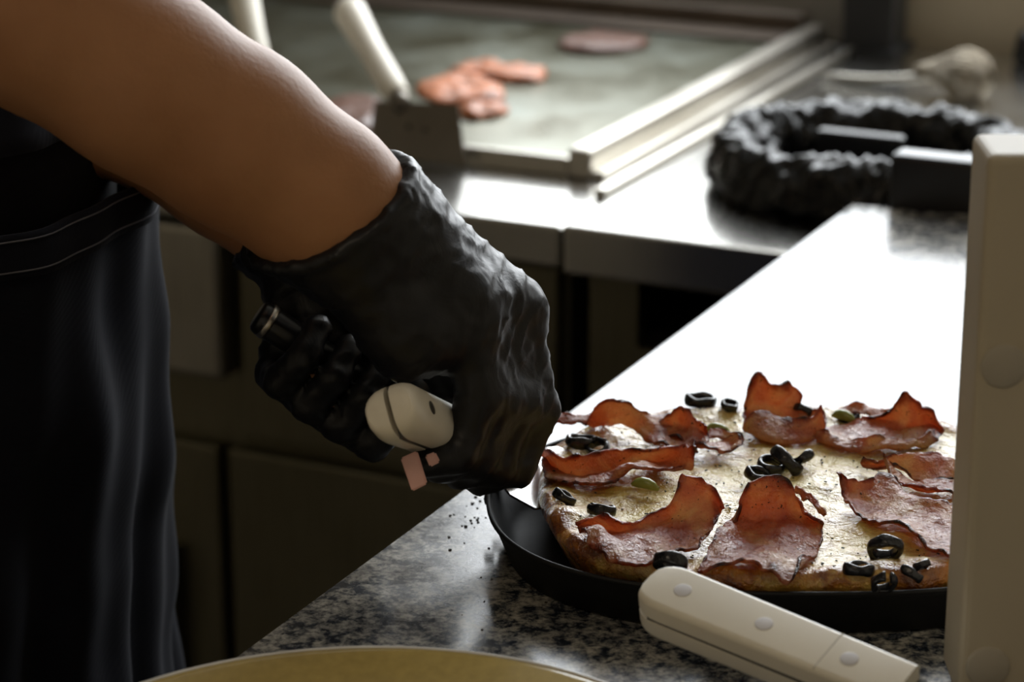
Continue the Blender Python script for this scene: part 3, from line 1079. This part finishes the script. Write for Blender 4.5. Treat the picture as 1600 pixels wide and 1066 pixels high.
# olive rings: (px, py, outer diameter in px, tilt x, tilt y, lift)
OL = [(908, 690, 46, -.15, .1, 4), (934, 700, 42, .2, -.3, 3), (1095, 626, 44, 0, .1, 2), (1140, 633, 30, .1, .2, 2), (1254, 641, 30, -.6, .4, 6),
      (1184, 742, 40, .1, .35, 2), (1205, 727, 46, .1, .1, 3), (1229, 720, 52, -.25, .75, 5), (1257, 715, 36, -.5, -.6, 5), (940, 797, 44, -.35, .1, 3),
      (882, 777, 38, -.2, .6, 2), (1048, 880, 56, -.75, .2, 4), (1383, 857, 54, -.95, .1, 4), (1342, 889, 46, -.2, .1, 1), (1381, 911, 44, -.9, 0, 1),
      (1424, 896, 34, -.4, .6, 2), (1440, 884, 30, -.6, -.4, 2), (1509, 711, 30, -.5, .2, 4), (1325, 651, 34, 0, .1, 1)]
for i, (x, y, dpx, tx, ty, lift) in enumerate(OL):
    c = atz(x, y, PZ - .002 + lift * .001)
    Ro = dpx * 1.08 / FPX * (c - Vector((0, 0, CZ))).length / 2
    hh = Ro * .36
    tw = Ro * .20
    rot = Matrix.Rotation(tx, 3, 'X') @ Matrix.Rotation(ty, 3, 'Y') @ Matrix.Rotation(i * 1.7, 3, 'Z')
    rings = []
    nseg, gap = 30, (i in (9, 11, 14))
    ang0, ang1 = (0.25, 2 * math.pi - .25) if gap else (0, 2 * math.pi)
    for k in range(nseg + (1 if gap else 0)):
        th = ang0 + (ang1 - ang0) * k / nseg
        wob = 1 + .10 * math.sin(2 * th + i) + .04 * math.sin(5 * th + i * 2)
        cx = Ro - tw
        sec = []
        for q in range(14):
            ph = 2 * math.pi * q / 14
            cp, sp_ = math.copysign(abs(math.cos(ph)) ** .8, math.cos(ph)), math.copysign(abs(math.sin(ph)) ** .8, math.sin(ph))
            sec.append(c + rot @ Vector(((cx * wob + tw * cp) * math.cos(th), (cx * wob + tw * cp) * math.sin(th) * .92, hh * sp_ * (1 + .15 * math.sin(3 * th + i)))))
        rings.append(sec)
    if not gap:
        rings.append(rings[0])
    v, f = loft(rings, cap=gap)
    o = mesh_obj('olive_ring', v, f, MAT['olive'], pz)
    fix_normals(o)
# green pepper bits
for k, (x, y, w_) in enumerate(((1008, 762, 42), (1122, 676, 40), (1318, 655, 36))):
    a, b = atz(x - w_ / 2, y - 5, PZ), atz(x + w_ / 2, y + 4, PZ)
    path = [a.lerp(b, t) + Vector((0, 0, .0025 * math.sin(math.pi * t))) for t in (0, .2, .4, .6, .8, 1)]
    v, f = loft(tube_rings(path, [.0008, .0026, .0032, .0032, .0026, .0008], 10))
    mesh_obj('pepper_strip', v, f, MAT['pepper'], pz)
# dried herb flecks: uncountable
bm = bmesh.new()
rnd = random.Random(4)
for i in range(300):
    th, rr = rnd.random() * 2 * math.pi, math.sqrt(rnd.random()) * .93
    x, y = PX + PA * rr * math.cos(th), PY + PB * rr * math.sin(th)
    z = pizza_h(x, y)[0] + .0004
    M_ = Matrix.Translation((x, y, z)) @ Matrix.Rotation(rnd.random() * 6, 4, 'Z')
    s_ = rnd.uniform(.0003, .0009)
    add_box(bm, M_, (-s_, -s_ * .5, 0), (s_, s_ * .5, .0005))
ho = bm_obj('herb_flecks', bm, MAT['herb'], pz)
ho['kind'] = 'stuff'

# crumbs on the granite
bm = bmesh.new()
for i in range(46):
    x, y = rnd.uniform(690, 860), rnd.uniform(785, 1000)
    if i < 26: x, y = rnd.gauss(735, 30), rnd.gauss(795, 14)
    p = atz(x, y, ZG)
    if toK(p)[0] < gu + .01: continue
    s_ = rnd.uniform(.0003, .0008)
    add_box(bm, Matrix.Translation(p) @ Matrix.Rotation(rnd.random() * 3, 4, 'Z'), (-s_, -s_, 0), (s_, s_ * .7, s_))
co = bm_obj('crumbs', bm, MAT['crumb'])
tag(co, 'tiny burnt crumbs scattered on granite left of the pan', 'crumbs', kind='stuff')

# ================================================================== person
# joints (world)
def J(px, py, d): return atd(px, py, d)


elbow_r = J(-170, -130, 1.235)
fore_r = [(elbow_r, .050), (J(60, 18, 1.25), .0475), (J(227, 126, 1.265), .0455), (J(370, 215, 1.28), .0440), (J(505, 312, 1.295), .0400), (J(572, 360, 1.305), .0330)]
STEP = (30, 8, .017)


def chain_px(base, k):
    return J(base[0] + STEP[0] * k, base[1] + STEP[1] * k, base[2] + STEP[2] * k)


right_fingers = []
for k, ln in ((-1.5, .90), (-.5, .98), (.5, 1.0), (1.5, .97)):
    mcp = chain_px((765, 470, 1.335), k)
    pip = chain_px((794, 628, 1.345), k)
    dip = chain_px((762, 722, 1.345), k)
    tp = chain_px((700, 738, 1.335), k)
    right_fingers.append((mcp, pip, dip, tp, ln))
wrist_r = J(572, 360, 1.305)


def right_hand(S, g):
    """g: extra radius (glove)"""
    for (mcp, pip, dip, tp, ln) in right_fingers:
        S.cone(wrist_r, mcp, .029 + g, .0125 + g, .012)
        S.cone(mcp, pip, .0122 + g, .0108 + g, .011)
        S.cone(pip, dip, .0106 + g, .0092 + g, .009)
        S.cone(dip, tp, .0092 + g, .0080 + g, .006)
    # dorsal ridge: wrist top to index knuckle, palm heel, thenar + thumb on the far side
    S.cone(J(600, 325, 1.31), J(806, 478, 1.36), .022 + g, .012 + g, .012)
    S.cone(J(545, 420, 1.29), J(640, 520, 1.305), .022 + g, .021 + g, .014)
    S.cone(J(640, 520, 1.305), J(722, 500, 1.32), .022 + g, .018 + g, .014)
    S.cone(J(620, 430, 1.34), J(720, 600, 1.385), .020 + g, .015 + g, .012)
    S.cone(J(720, 600, 1.385), J(790, 680, 1.40), .0125 + g, .0105 + g, .006)
    S.cone(J(790, 680, 1.40), J(820, 705, 1.405), .0105 + g, .009 + g, .004)


# left hand (farther): palm faces the camera, fist around a black handle
hl0, hl1 = J(402, 492, 1.405), J(660, 655, 1.43)
ax_l = (hl1 - hl0).normalized()
n2 = (Vector((0, 0, CZ)) - hl0).normalized()
n2 = (n2 - ax_l * n2.dot(ax_l)).normalized()
n1 = ax_l.cross(n2)
if n1.z > 0: n1 = -n1
wrist_l = J(500, 400, 1.445)
fore_l = [(J(60, 70, 1.50), .046), (J(215, 165, 1.48), .043), (J(360, 270, 1.46), .037), (J(440, 335, 1.45), .032), (wrist_l, .028)]
left_fingers = []
for k in range(4):
    c = hl0 + ax_l * (.030 + k * .0205)
    s = (.9, 1.0, 1.03, 1.0)[k]
    left_fingers.append((c + n1 * .024 * s - n2 * .020, c + n1 * .027 * s + n2 * .010, c + n1 * .006 + n2 * .0225, c - n1 * .012 + n2 * .0165))


def left_hand(S, g):
    for (mcp, pip, dip, tp) in left_fingers:
        S.cone(wrist_l, mcp, .026 + g, .0125 + g, .012)
        S.cone(mcp, pip, .0110 + g, .0098 + g, .004)
        S.cone(pip, dip, .0098 + g, .0088 + g, .0025)
        S.cone(dip, tp, .0088 + g, .0078 + g, .0025)
    S.cone(wrist_l, hl0 + ax_l * .04 - n2 * .022 - n1 * .01, .027 + g, .018 + g, .012)
    S.cone(J(520, 440, 1.425), hl0 + ax_l * .10 - n1 * .020 + n2 * .004, .017 + g, .012 + g, .01)
    S.cone(hl0 + ax_l * .10 - n1 * .020 + n2 * .004, hl0 + ax_l * .125 + n2 * .016, .0115 + g, .0095 + g, .005)


TC = Vector((-.372, 1.435, 0))      # torso axis on the floor plan
FW, RT = EU, -EV                    # the cook faces the granite counter
BR = Matrix(((FW.x, RT.x, 0), (FW.y, RT.y, 0), (0, 0, 1)))


def T(f, r, z): return Vector((TC.x + FW.x * f + RT.x * r, TC.y + FW.y * f + RT.y * r, z))


sh_r, sh_l = T(0, .185, 1.47), T(0, -.185, 1.47)
elbow_l = J(60, 70, 1.50)


def torso(S, g):
    S.ell(T(0, 0, 1.36), (.115 + g, .185 + g, .17 + g), BR, .04)
    S.ell(T(.010, 0, 1.15), (.120 + g, .165 + g, .17 + g), BR, .05)
    S.ell(T(.0, 0, .97), (.122 + g, .172 + g, .15 + g), BR, .05)
    S.cone(T(0, .10, 1.49), T(0, -.10, 1.49), .06 + g, .06 + g, .04)


def legs(S, g):
    for s in (1, -1):
        S.cone(T(0, s * .095, .93), T(.01, s * .10, .50), .088 + g, .062 + g, .03)
        S.cone(T(.01, s * .10, .50), T(-.015, s * .105, .09), .060 + g, .042 + g, .02)


def upper_arms(S, g):
    S.cone(sh_r, elbow_r, .058 + g, .046 + g, .03)
    S.cone(sh_l, elbow_l, .058 + g, .046 + g, .03)


person = empty('person', (TC.x, TC.y, 0), 'cook in black apron and black gloves cutting the pizza from the left', 'person')

lo = (-.62, 1.05, .0); hi = (.10, 1.70, 1.95)
S = SDF(lo, hi, .0065)
torso(S, 0); legs(S, 0); upper_arms(S, 0)
for ch in (fore_r, fore_l):
    for (a, ra), (b, rb) in zip(ch[:-1], ch[1:]):
        S.cone(a, b, ra, rb, .012)
right_hand(S, -.0022); left_hand(S, -.0022)
for s in (1, -1):       # feet
    S.cone(T(-.04, s * .105, .045), T(.12, s * .115, .03), .035, .026, .02)
S.cone(T(0, 0, 1.50), T(.02, 0, 1.63), .062, .056, .03)          # neck
S.ell(T(.03, 0, 1.735), (.098, .076, .118), BR, .02)              # head
S.ell(T(.065, 0, 1.675), (.055, .050, .05), BR, .02)              # jaw
S.cone(T(.122, 0, 1.74), T(.138, 0, 1.712), .008, .013, .008)     # nose
S.cone(T(.108, .022, 1.68), T(.108, -.022, 1.68), .008, .008, .006)   # mouth
for s in (1, -1):
    S.ell(T(.112, s * .032, 1.745), (.010, .014, .009), BR, .003)  # eyes
    S.ell(T(.015, s * .078, 1.73), (.020, .008, .032), BR, .006)   # ears
vv, ff = S.mesh()
vv = relax(vv, ff, 2)
body = np_obj('body', vv, ff, MAT['skin'], person)

# shirt (torso + short sleeves)
S = SDF((-.66, 1.02, .85), (.02, 1.72, 1.60), .008)
torso(S, .008)
S.cone(sh_r, sh_r.lerp(elbow_r, .72), .068, .064, .03)
S.cone(sh_l, sh_l.lerp(elbow_l, .72), .068, .064, .03)
vv, ff = S.mesh(); vv = relax(vv, ff, 2)
np_obj('shirt', vv, ff, MAT['shirt'], person)
# trousers
S = SDF((-.66, 1.05, .05), (.02, 1.75, 1.08), .009)
S.ell(T(0, 0, .95), (.130, .182, .12), BR, .04)
legs(S, .012)
vv, ff = S.mesh(); vv = relax(vv, ff, 2)
np_obj('trousers', vv, ff, MAT['trousers'], person)
# hair + shoes
S = SDF(T(-.2, 0, 0) - Vector((.12, .2, -1.6)), T(.0, 0, 0) + Vector((.22, .2, 1.9)), .009)
S.ell(T(.022, 0, 1.745), (.104, .083, .122), BR, .01)
S.cut(T(.07, 0, 1.74), (-(FW * .75) + Vector((0, 0, .66))).normalized())
vv, ff = S.mesh(); vv = relax(vv, ff, 2)
np_obj('hair', vv, ff, MAT['hair'], person)
for s in (1, -1):
    S = SDF(T(.03, s * .11, .06) - Vector((.2, .2, .06)), T(.03, s * .11, .06) + Vector((.2, .2, .08)), .008)
    S.cone(T(-.05, s * .105, .048), T(.135, s * .118, .036), .046, .036, .02)
    S.cut(Vector((0, 0, .001)), Vector((0, 0, 1)))
    vv, ff = S.mesh()
    np_obj('shoe', relax(vv, ff, 2), ff, MAT['shoe'], person)


# apron: a wrapped cloth shell around the front and sides of torso and legs
def apron_pt(a, z, off=0.0):
    """a: angle around the torso axis, 0 = front; outward folds grow towards the hem"""
    low = max(0, min(1, (1.10 - z) / .55))
    f, r = .137 + .004 * low, .188 + .012 * low
    fold = .0065 * (.35 + low) * (math.sin(a * 11 + 2.0 * math.sin(z * 9)) + .6 * math.sin(a * 23 + z * 14))
    fold += .010 * low * mnoise.noise(Vector((a * 2.2, z * 7, 1.0))) + .007 * mnoise.noise(Vector((a * 1.5, z * 16, 4.0)))
    k = 1 + (fold + off) / .15
    fr = .004 + .010 * math.exp(-((z - 1.02) / .10) ** 2)
    return T(fr + f * k * math.cos(a), r * k * math.sin(a), z - .022 * math.cos(a))


def cloth_sheet(name, fn, na, nz, thick, mat):
    V = [fn(i / na, j / nz) for j in range(nz + 1) for i in range(na + 1)]
    F = [(j * (na + 1) + i, j * (na + 1) + i + 1, (j + 1) * (na + 1) + i + 1, (j + 1) * (na + 1) + i) for j in range(nz) for i in range(na)]
    o = mesh_obj(name, V, F, mat, person)
    m = o.modifiers.new('thick', 'SOLIDIFY'); m.thickness = thick; m.offset = 0
    return o


AM = 2.2
apron = cloth_sheet('apron', lambda u, w: apron_pt((u * 2 - 1) * AM, 1.092 - w * .66), 150, 90, .0022, MAT['apron'])
band = cloth_sheet('apron_waistband', lambda u, w: apron_pt((u * 2 - 1) * AM, 1.099 - w * .024, .004), 150, 8, .003, MAT['apron'])
for zz in (1.0955, 1.0790):
    rg = tube_rings([apron_pt((i / 120 * 2 - 1) * AM, zz, .0062) for i in range(121)], .00055, 5)
    v, f = loft(rg)
    o = mesh_obj('stitching', v, f, MAT['thread'], None)
    o.parent = band
    o.matrix_parent_inverse = world_of(band).inverted()
cloth_sheet('apron_bib', lambda u, w: apron_pt((u * 2 - 1) * (.55 + .25 * w), 1.44 - w * .30, .004), 40, 30, .0022, MAT['apron'])


# gloves
def glove(name, handfn, chain, plane, ax, h, flare_c):
    pts_ = [c for c, _ in chain]
    allp = ([p for fgr in right_fingers for p in fgr[:4]] if name == 'r' else [p for fgr in left_fingers for p in fgr]) + pts_[-3:]
    lo = Vector([min(p[i] for p in allp) - .06 for i in range(3)])
    hi = Vector([max(p[i] for p in allp) + .06 for i in range(3)])
    S = SDF(lo, hi, h)
    handfn(S, .0)
    for (a, ra), (b, rb) in zip(chain[:-1], chain[1:]):
        S.cone(a, b, ra + .0022, rb + .003, .012)
    p0, nr = plane
    X = S.grid()
    dist = sum((X[i] - p0[i]) * nr[i] for i in range(3))
    # rolled cuff edge and slack folds behind it
    S.d = S.d - (.0030 * np.exp(-((dist - .003) / .0035) ** 2) + .0016 * np.exp(-((dist - .013) / .005) ** 2) + .0012 * np.exp(-((dist - .026) / .005) ** 2)).astype(np.float32)
    S.cut(p0, nr)
    vv, ff = S.mesh()
    vv = relax(vv, ff, 3)
    # wrinkles: stretched ridged noise
    ax = Vector(ax).normalized()
    nn = np.zeros_like(vv)
    a_, b_, c_ = vv[ff[:, 0]], vv[ff[:, 1]], vv[ff[:, 2]]
    fn = np.cross(b_ - a_, c_ - a_)
    for k in range(4):
        for q in range(3):
            nn[:, q] += np.bincount(ff[:, k], fn[:, q], len(vv))
    nn /= np.linalg.norm(nn, axis=1)[:, None] + 1e-12
    # orientation test
    cen = vv.mean(0)
    if ((vv - cen) * nn).sum() < 0: nn = -nn
    amp = np.empty(len(vv))
    for i, p in enumerate(vv):
        P = Vector(p)
        al = P.dot(ax)
        q = (P - ax * al)
        r1_ = 1 - abs(mnoise.noise(q * 34 + ax * al * 95 + Vector((7, 0, 0))))
        r2_ = 1 - abs(mnoise.noise(q * 95 + ax * al * 60 + Vector((0, 3, 0))))
        amp[i] = .0014 * (r1_ ** 4 - .4) + .0008 * (r2_ ** 4 - .3)
    vv = vv + nn * amp[:, None]
    return vv, ff


def plane3(a, b, c, toward):
    n = (b - a).cross(c - a).normalized()
    if n.dot(toward - a) < 0: n = -n
    return a, n


pl_r = plane3(J(622, 252, 1.30), J(398, 388, 1.30), J(522, 404, 1.252), J(765, 470, 1.335))
vv, ff = glove('r', right_hand, fore_r[2:], pl_r, J(765, 470, 1.335) - wrist_r, .0024, None)
gl1 = np_obj('glove', vv, ff, MAT['glove'], person)
pl_l = plane3(J(455, 270, 1.45), J(385, 375, 1.45), J(420, 330, 1.41), J(520, 560, 1.42))
vv, ff = glove('l', left_hand, fore_l[1:], pl_l, J(520, 560, 1.42) - wrist_l, .0026, None)
gl2 = np_obj('glove', vv, ff, MAT['glove'], person)

# tool in the near hand: white handled server going under the pizza
E0, E1 = J(608, 640, 1.268), J(728, 690, 1.375)
hx = E1 - E0
MN = frame_from(E0, hx, Vector((.80, -.25, .42)))
s2 = empty('pizza_server', E0, 'white-handled pizza server gripped in the near gloved hand', 'pizza server', 'white-handled servers')
riveted_handle(s2, MN, hx.length, .0295, .029, [.024, .078], .0036, .0105, .0014, 'tang')
bt = atz(812, 758, .9285)
bp = [E1 - hx * .05, E1 + hx * .12, bt + Vector((-.012, -.006, .020)), bt + Vector((0, 0, .004))]
v, f = loft(tube_rings([bp[0].lerp(bp[1], .5), bp[1], bp[2], bp[3]], [.0055, .005, .0045, .004], 10))
mesh_obj('neck', v, f, MAT['blade'], s2)
bd = Vector((.075, .05, -.009))
MBl = frame_from(bt + Vector((-.008, -.004, .0035)), bd, Vector((-.15, -.45, .88)))
plate_mesh('blade', MBl, [(-.004, -.012), (.004, -.026), (.05, -.024), (.075, 0), (.05, .024), (.004, .026), (-.004, .012)], -.0008, .0008, MAT['blade'], s2)

# tool in the far hand: black handle
s3 = empty('black_handled_knife', hl0, 'black-handled knife held in the far gloved hand', 'knife')
path = [hl0 + ax_l * t for t in (0, .0015, .004, .03, .06, .09, .112)]
v, f = loft(tube_rings(path, [.0075, .0092, .0098, .0095, .0090, .0095, .0085], 20))
o = mesh_obj('handle', v, f, MAT['black_plastic'], s3)
v, f = loft(tube_rings([hl0 + ax_l * t for t in (.005, .006, .008, .009)], [.0098, .0104, .0104, .0098], 20))
mesh_obj('end_collar', v, f, MAT['rim'], s3)
Mk = frame_from(hl0 + ax_l * .112, ax_l, n1)
plate_mesh('blade', Mk @ Matrix.Rotation(math.pi / 2, 4, 'X'), [(-.006, -.008), (.05, -.010), (.068, .006), (-.006, .009)], -.0007, .0007, MAT['blade'], s3)

# scraps of ham stuck beneath the near glove
for k, (poly, lab) in enumerate((([(626, 716), (652, 704), (668, 756), (644, 768)], 'oblong pink ham scrap stuck under the near glove'),
                                 ([(664, 712), (680, 706), (688, 722), (672, 730)], 'small pale ham scrap stuck beside the pink one under the near glove'))):
    d_ = 1.297
    P = [J(x, y, d_) for x, y in poly]
    nrm = (P[1] - P[0]).cross(P[3] - P[0]).normalized() * .0025
    bm = bmesh.new()
    a = [bm.verts.new(p + nrm) for p in P]; b = [bm.verts.new(p - nrm) for p in P]
    bm.faces.new(a); bm.faces.new(b[::-1])
    for i in range(4): bm.faces.new((b[i], b[(i + 1) % 4], a[(i + 1) % 4], a[i]))
    bmesh.ops.bevel(bm, geom=list(bm.edges), offset=.0008, segments=2, affect='EDGES')
    o = bm_obj('ham_scrap', bm, MAT['pink'])
    tag(o, lab, 'meat')


# ================================================================== scrapers at the griddle
def scraper(name, label, base_l, base_r, top_l, top_r, handle_to, neck_at, mat_blade):
    root = empty(name, base_l, label, 'scraper', 'white-handled griddle scrapers')
    P = [base_l, base_r, top_r, top_l]
    nrm = (P[1] - P[0]).cross(P[3] - P[0]).normalized() * .0009
    bm = bmesh.new()
    a = [bm.verts.new(p + nrm) for p in P]; b = [bm.verts.new(p - nrm) for p in P]
    bm.faces.new(a); bm.faces.new(b[::-1])
    for i in range(4): bm.faces.new((b[i], b[(i + 1) % 4], a[(i + 1) % 4], a[i]))
    bl = bm_obj('blade', bm, mat_blade, root)
    d = (handle_to - neck_at)
    rg = tube_rings([neck_at - d * .10, neck_at + d * .02], [.009, .010], 12)
    v, f = loft(rg); mesh_obj('neck', v, f, mat_blade, root)
    ts = (0, .03, .15, .5, .8, .93, .98, 1.0)
    rg = tube_rings([neck_at + d * t for t in ts], [.0105, .0125, .0135, .0130, .0155, .0165, .0135, .006], 18)
    v, f = loft(rg); mesh_obj('handle', v, f, MAT['white_handle'], root)
    return root, nrm


sb_l, sb_r = K(-.268, .146, ZS + .001), K(-.165, .146, ZS + .001)
st_r = atv(716, 164, .160); st_l = atv(586, 158, .160)
root, nrm = scraper('griddle_scraper', 'white-handled metal scraper standing against the griddle front lip', sb_l, sb_r, st_l, st_r, atv(541, 10, .25), atv(622, 152, .164), MAT['dullblade'])
for (x, y) in ((638, 198), (664, 203)):
    c = atv(x, y, .1515)
    rr_ = lathe([(.0004, -.0005), (.0022, 0), (.0004, .0012)], c, 10, rot=Matrix.Rotation(math.radians(70), 3, 'X'))
    v, f = loft(rr_); mesh_obj('rivet', v, f, MAT['dark'], root)
# second scraper, only its handle shows above the forearm
q0 = J(420, 160, 2.42)
root2, _ = scraper('griddle_scraper', 'white-handled scraper mostly hidden behind the forearm', K(-.44, .146, ZS + .001), K(-.345, .146, ZS + .001),
                   atv(365, 178, .160), atv(470, 182, .160), atv(368, -60, .25), atv(420, 170, .164), MAT['dullblade'])

# ================================================================== black bag ring, whisk and other things on the steel worktop
def bag_ring():
    cu = toK(atz(1392, 240, ZS + .02))[0]
    c = K(cu, gv1 + .172, 0)
    root = empty('waste_bag', (c.x, c.y, ZS), 'ring of crumpled black plastic bag around an opening on the steel worktop', 'waste bag')
    ru, rv = .124, .118
    NTh, NP = 300, 40
    rings = []
    for i in range(NTh):
        th = 2 * math.pi * i / NTh
        sec = []
        for q in range(NP):
            ph = 2 * math.pi * q / NP
            b3 = Vector((math.cos(th), math.sin(th), 0)) * 3.2
            o3 = Vector((math.cos(th) * math.cos(ph), math.sin(th) * math.cos(ph), math.sin(ph))) * .6
            n_a = 1 - 2 * abs(mnoise.noise((b3 + o3) * 1.1))
            n_b = 1 - 2 * abs(mnoise.noise((b3 + o3) * 2.7 + Vector((5, 1, 2))))
            d = .20 * n_a + .15 * n_b + .12 * mnoise.noise((b3 + o3) * 1.0)
            w, h = .019 * (1 + d * 1.3), .027 * (1 + d * 1.2)
            x = math.cos(ph)
            z = ZS + .020 + h * math.sin(ph) * (1.0 if math.sin(ph) > 0 else .75)
            p = c + EU * ((ru + w * x) * math.cos(th)) + EV * ((rv + w * x) * math.sin(th))
            sec.append(Vector((p.x, p.y, max(z, ZS + .0006))))
        rings.append(sec)
    rings.append(rings[0])
    v, f = loft(rings, cap=False)
    o = mesh_obj('crumpled_roll', v, f, MAT['bag'], root); fix_normals(o)
    fl = lathe([(.001, .004), (.06, .005), (.10, .006), (.118, .02)], (c.x, c.y, ZS), 48)
    v, f = loft(fl, cap=False)
    mesh_obj('bag_lining', v, f, MAT['bag'], root)
    p0 = toK(atv(1390, 240, gv1 + .006))
    box_obj('folded_flap', KIT, (p0[0], gv1 + .006, ZS + .002), (p0[0] + .13, gv1 + .034, p0[2]), MAT['black_plastic'], root, .005, 3)
    p1 = toK(atz(1281, 198, ZS + .050))
    box_obj('folded_flap', KIT, (p1[0], p1[1] - .012, ZS + .006), (p1[0] + .080, p1[1] + .004, ZS + .050), MAT['black_plastic'], root, .004, 3)


bag_ring()

# whisk
wc = atz(1508, 118, ZS + .026)
wroot_ = empty('whisk', (wc.x, wc.y, ZS), 'round metal whisk lying at the back of the steel worktop', 'whisk')
wd = (atz(1215, 104, ZS + .008) - wc).normalized()
wd.z = 0; wd.normalize()
wside = Vector((-wd.y, wd.x, 0))
for k in range(16):
    a = math.pi * k / 16
    nn_ = wside * math.cos(a) + Vector((0, 0, 1)) * math.sin(a)
    path = []
    for q in range(25):
        t = math.pi * 2 * q / 24
        u = math.cos(t)
        r = .027 * math.sin(t)
        path.append(wc + wd * (u * .029 + (.03 * max(0, u) ** 4)) + nn_ * r * (1 - .55 * max(0, u) ** 2))
    v, f = loft(tube_rings(path, .0016, 6))
    mesh_obj('wire', v, f, MAT['whisk'], wroot_)
hp = [wc + wd * t + Vector((0, 0, -.020 * min(1, t / .12))) for t in (.045, .055, .08, .11, .14, .165)]
v, f = loft(tube_rings(hp, [.0035, .005, .0042, .005, .0045, .003], 14))
mesh_obj('handle', v, f, MAT['steel_v'], wroot_)
# dark knob-lidded pot at the right edge
kp = atz(1630, 100, ZS)
kroot = empty('dark_pot', kp, 'dark round pot cut by the right edge behind the bag ring', 'pot')
v, f = loft(lathe([(.005, 0), (.030, 0), (.034, .006), (.030, .030), (.026, .036), (.005, .037)], kp, 40)); o = mesh_obj('bowl', v, f, MAT['black_plastic'], kroot)
v, f = loft(lathe([(.004, .037), (.012, .040), (.014, .046), (.009, .052), (.001, .053)], kp, 24)); mesh_obj('knob', v, f, MAT['black_plastic'], kroot)

# ================================================================== foreground: post, plates
pb = atz(1496, 1070, ZG + .006)
px0 = atd(1497, 1066, 1.215)
Mp = Matrix.Translation((px0.x, px0.y, 0))
post = empty('beige_upright', (px0.x + .04, px0.y + .03, ZG), 'beige upright board standing on the counter at the right edge', 'upright')
ztop = atd(1541, 262, 1.115).z
box_obj('board', Mp, (0, 0, ZG + .0065), (.085, .045, ztop), MAT['post'], post, .004, 3)
box_obj('foot', Mp, (.004, .004, ZG), (.081, .041, ZG + .0065), MAT['cap'], post)
for (x, y) in ((1568, 572), (1543, 1042)):
    r_ = ray(x, y)
    t_ = px0.y / r_.y
    c = Vector((0, 0, CZ)) + r_ * t_
    rr_ = lathe([(.0005, .0012), (.0095, .0012), (.0105, .0006), (.0105, -.002)], c, 28, rot=Matrix.Rotation(math.radians(90), 3, 'X'))
    v, f = loft(rr_); o = mesh_obj('screw_cap', v, f, MAT['cap'], post); fix_normals(o)


def plate(name, c, Rr, h, mat, edge_mat, label, tilt=None):
    root = empty(name, c, label, 'plate')
    pr = [(.01, .004), (.60, .005), (.66, .0065), (.72, .012), (.97, h - .001), (.99, h), (1.0, h - .0015), (.985, h - .004), (.72, .006), (.62, 0), (.01, 0)]
    rings = lathe([(r * Rr, z) for r, z in pr], c, 96)
    v, f = loft(rings)
    o = mesh_obj('dish', v, f, mat, root); fix_normals(o)
    ring = lathe([(.994 * Rr, h - .0008)], c, 96)[0]
    v, f = loft(tube_rings(ring + [ring[0]], .0014, 8), cap=False)
    mesh_obj('rim', v, f, edge_mat, root)


pcn = atz(560, 1272, ZG + .022)
plate('dinner_plate', Vector((pcn.x, pcn.y, ZG)), .168, .022, MAT['plate'], MAT['plate_edge'], 'large mustard ceramic plate in the front left foreground')

# white crock at the near end of the counter
cc = Vector((-.235, .785, ZG))
ck = empty('white_crock', cc, 'white ceramic crock at the bottom left corner beside the mustard plate', 'crock')
v, f = loft(lathe([(.005, 0), (.036, 0), (.042, .008), (.046, .08), (.047, .158), (.0485, .166), (.046, .168), (.0435, .164), (.042, .10), (.038, .012), (.005, .010)], cc, 56))
o = mesh_obj('body', v, f, MAT['white_ceramic'], ck); fix_normals(o)
ring = lathe([(.0472, .1665)], cc, 56)[0]
v, f = loft(tube_rings(ring + [ring[0]], .0018, 8), cap=False)
mesh_obj('rim', v, f, MAT['white_ceramic'], ck)
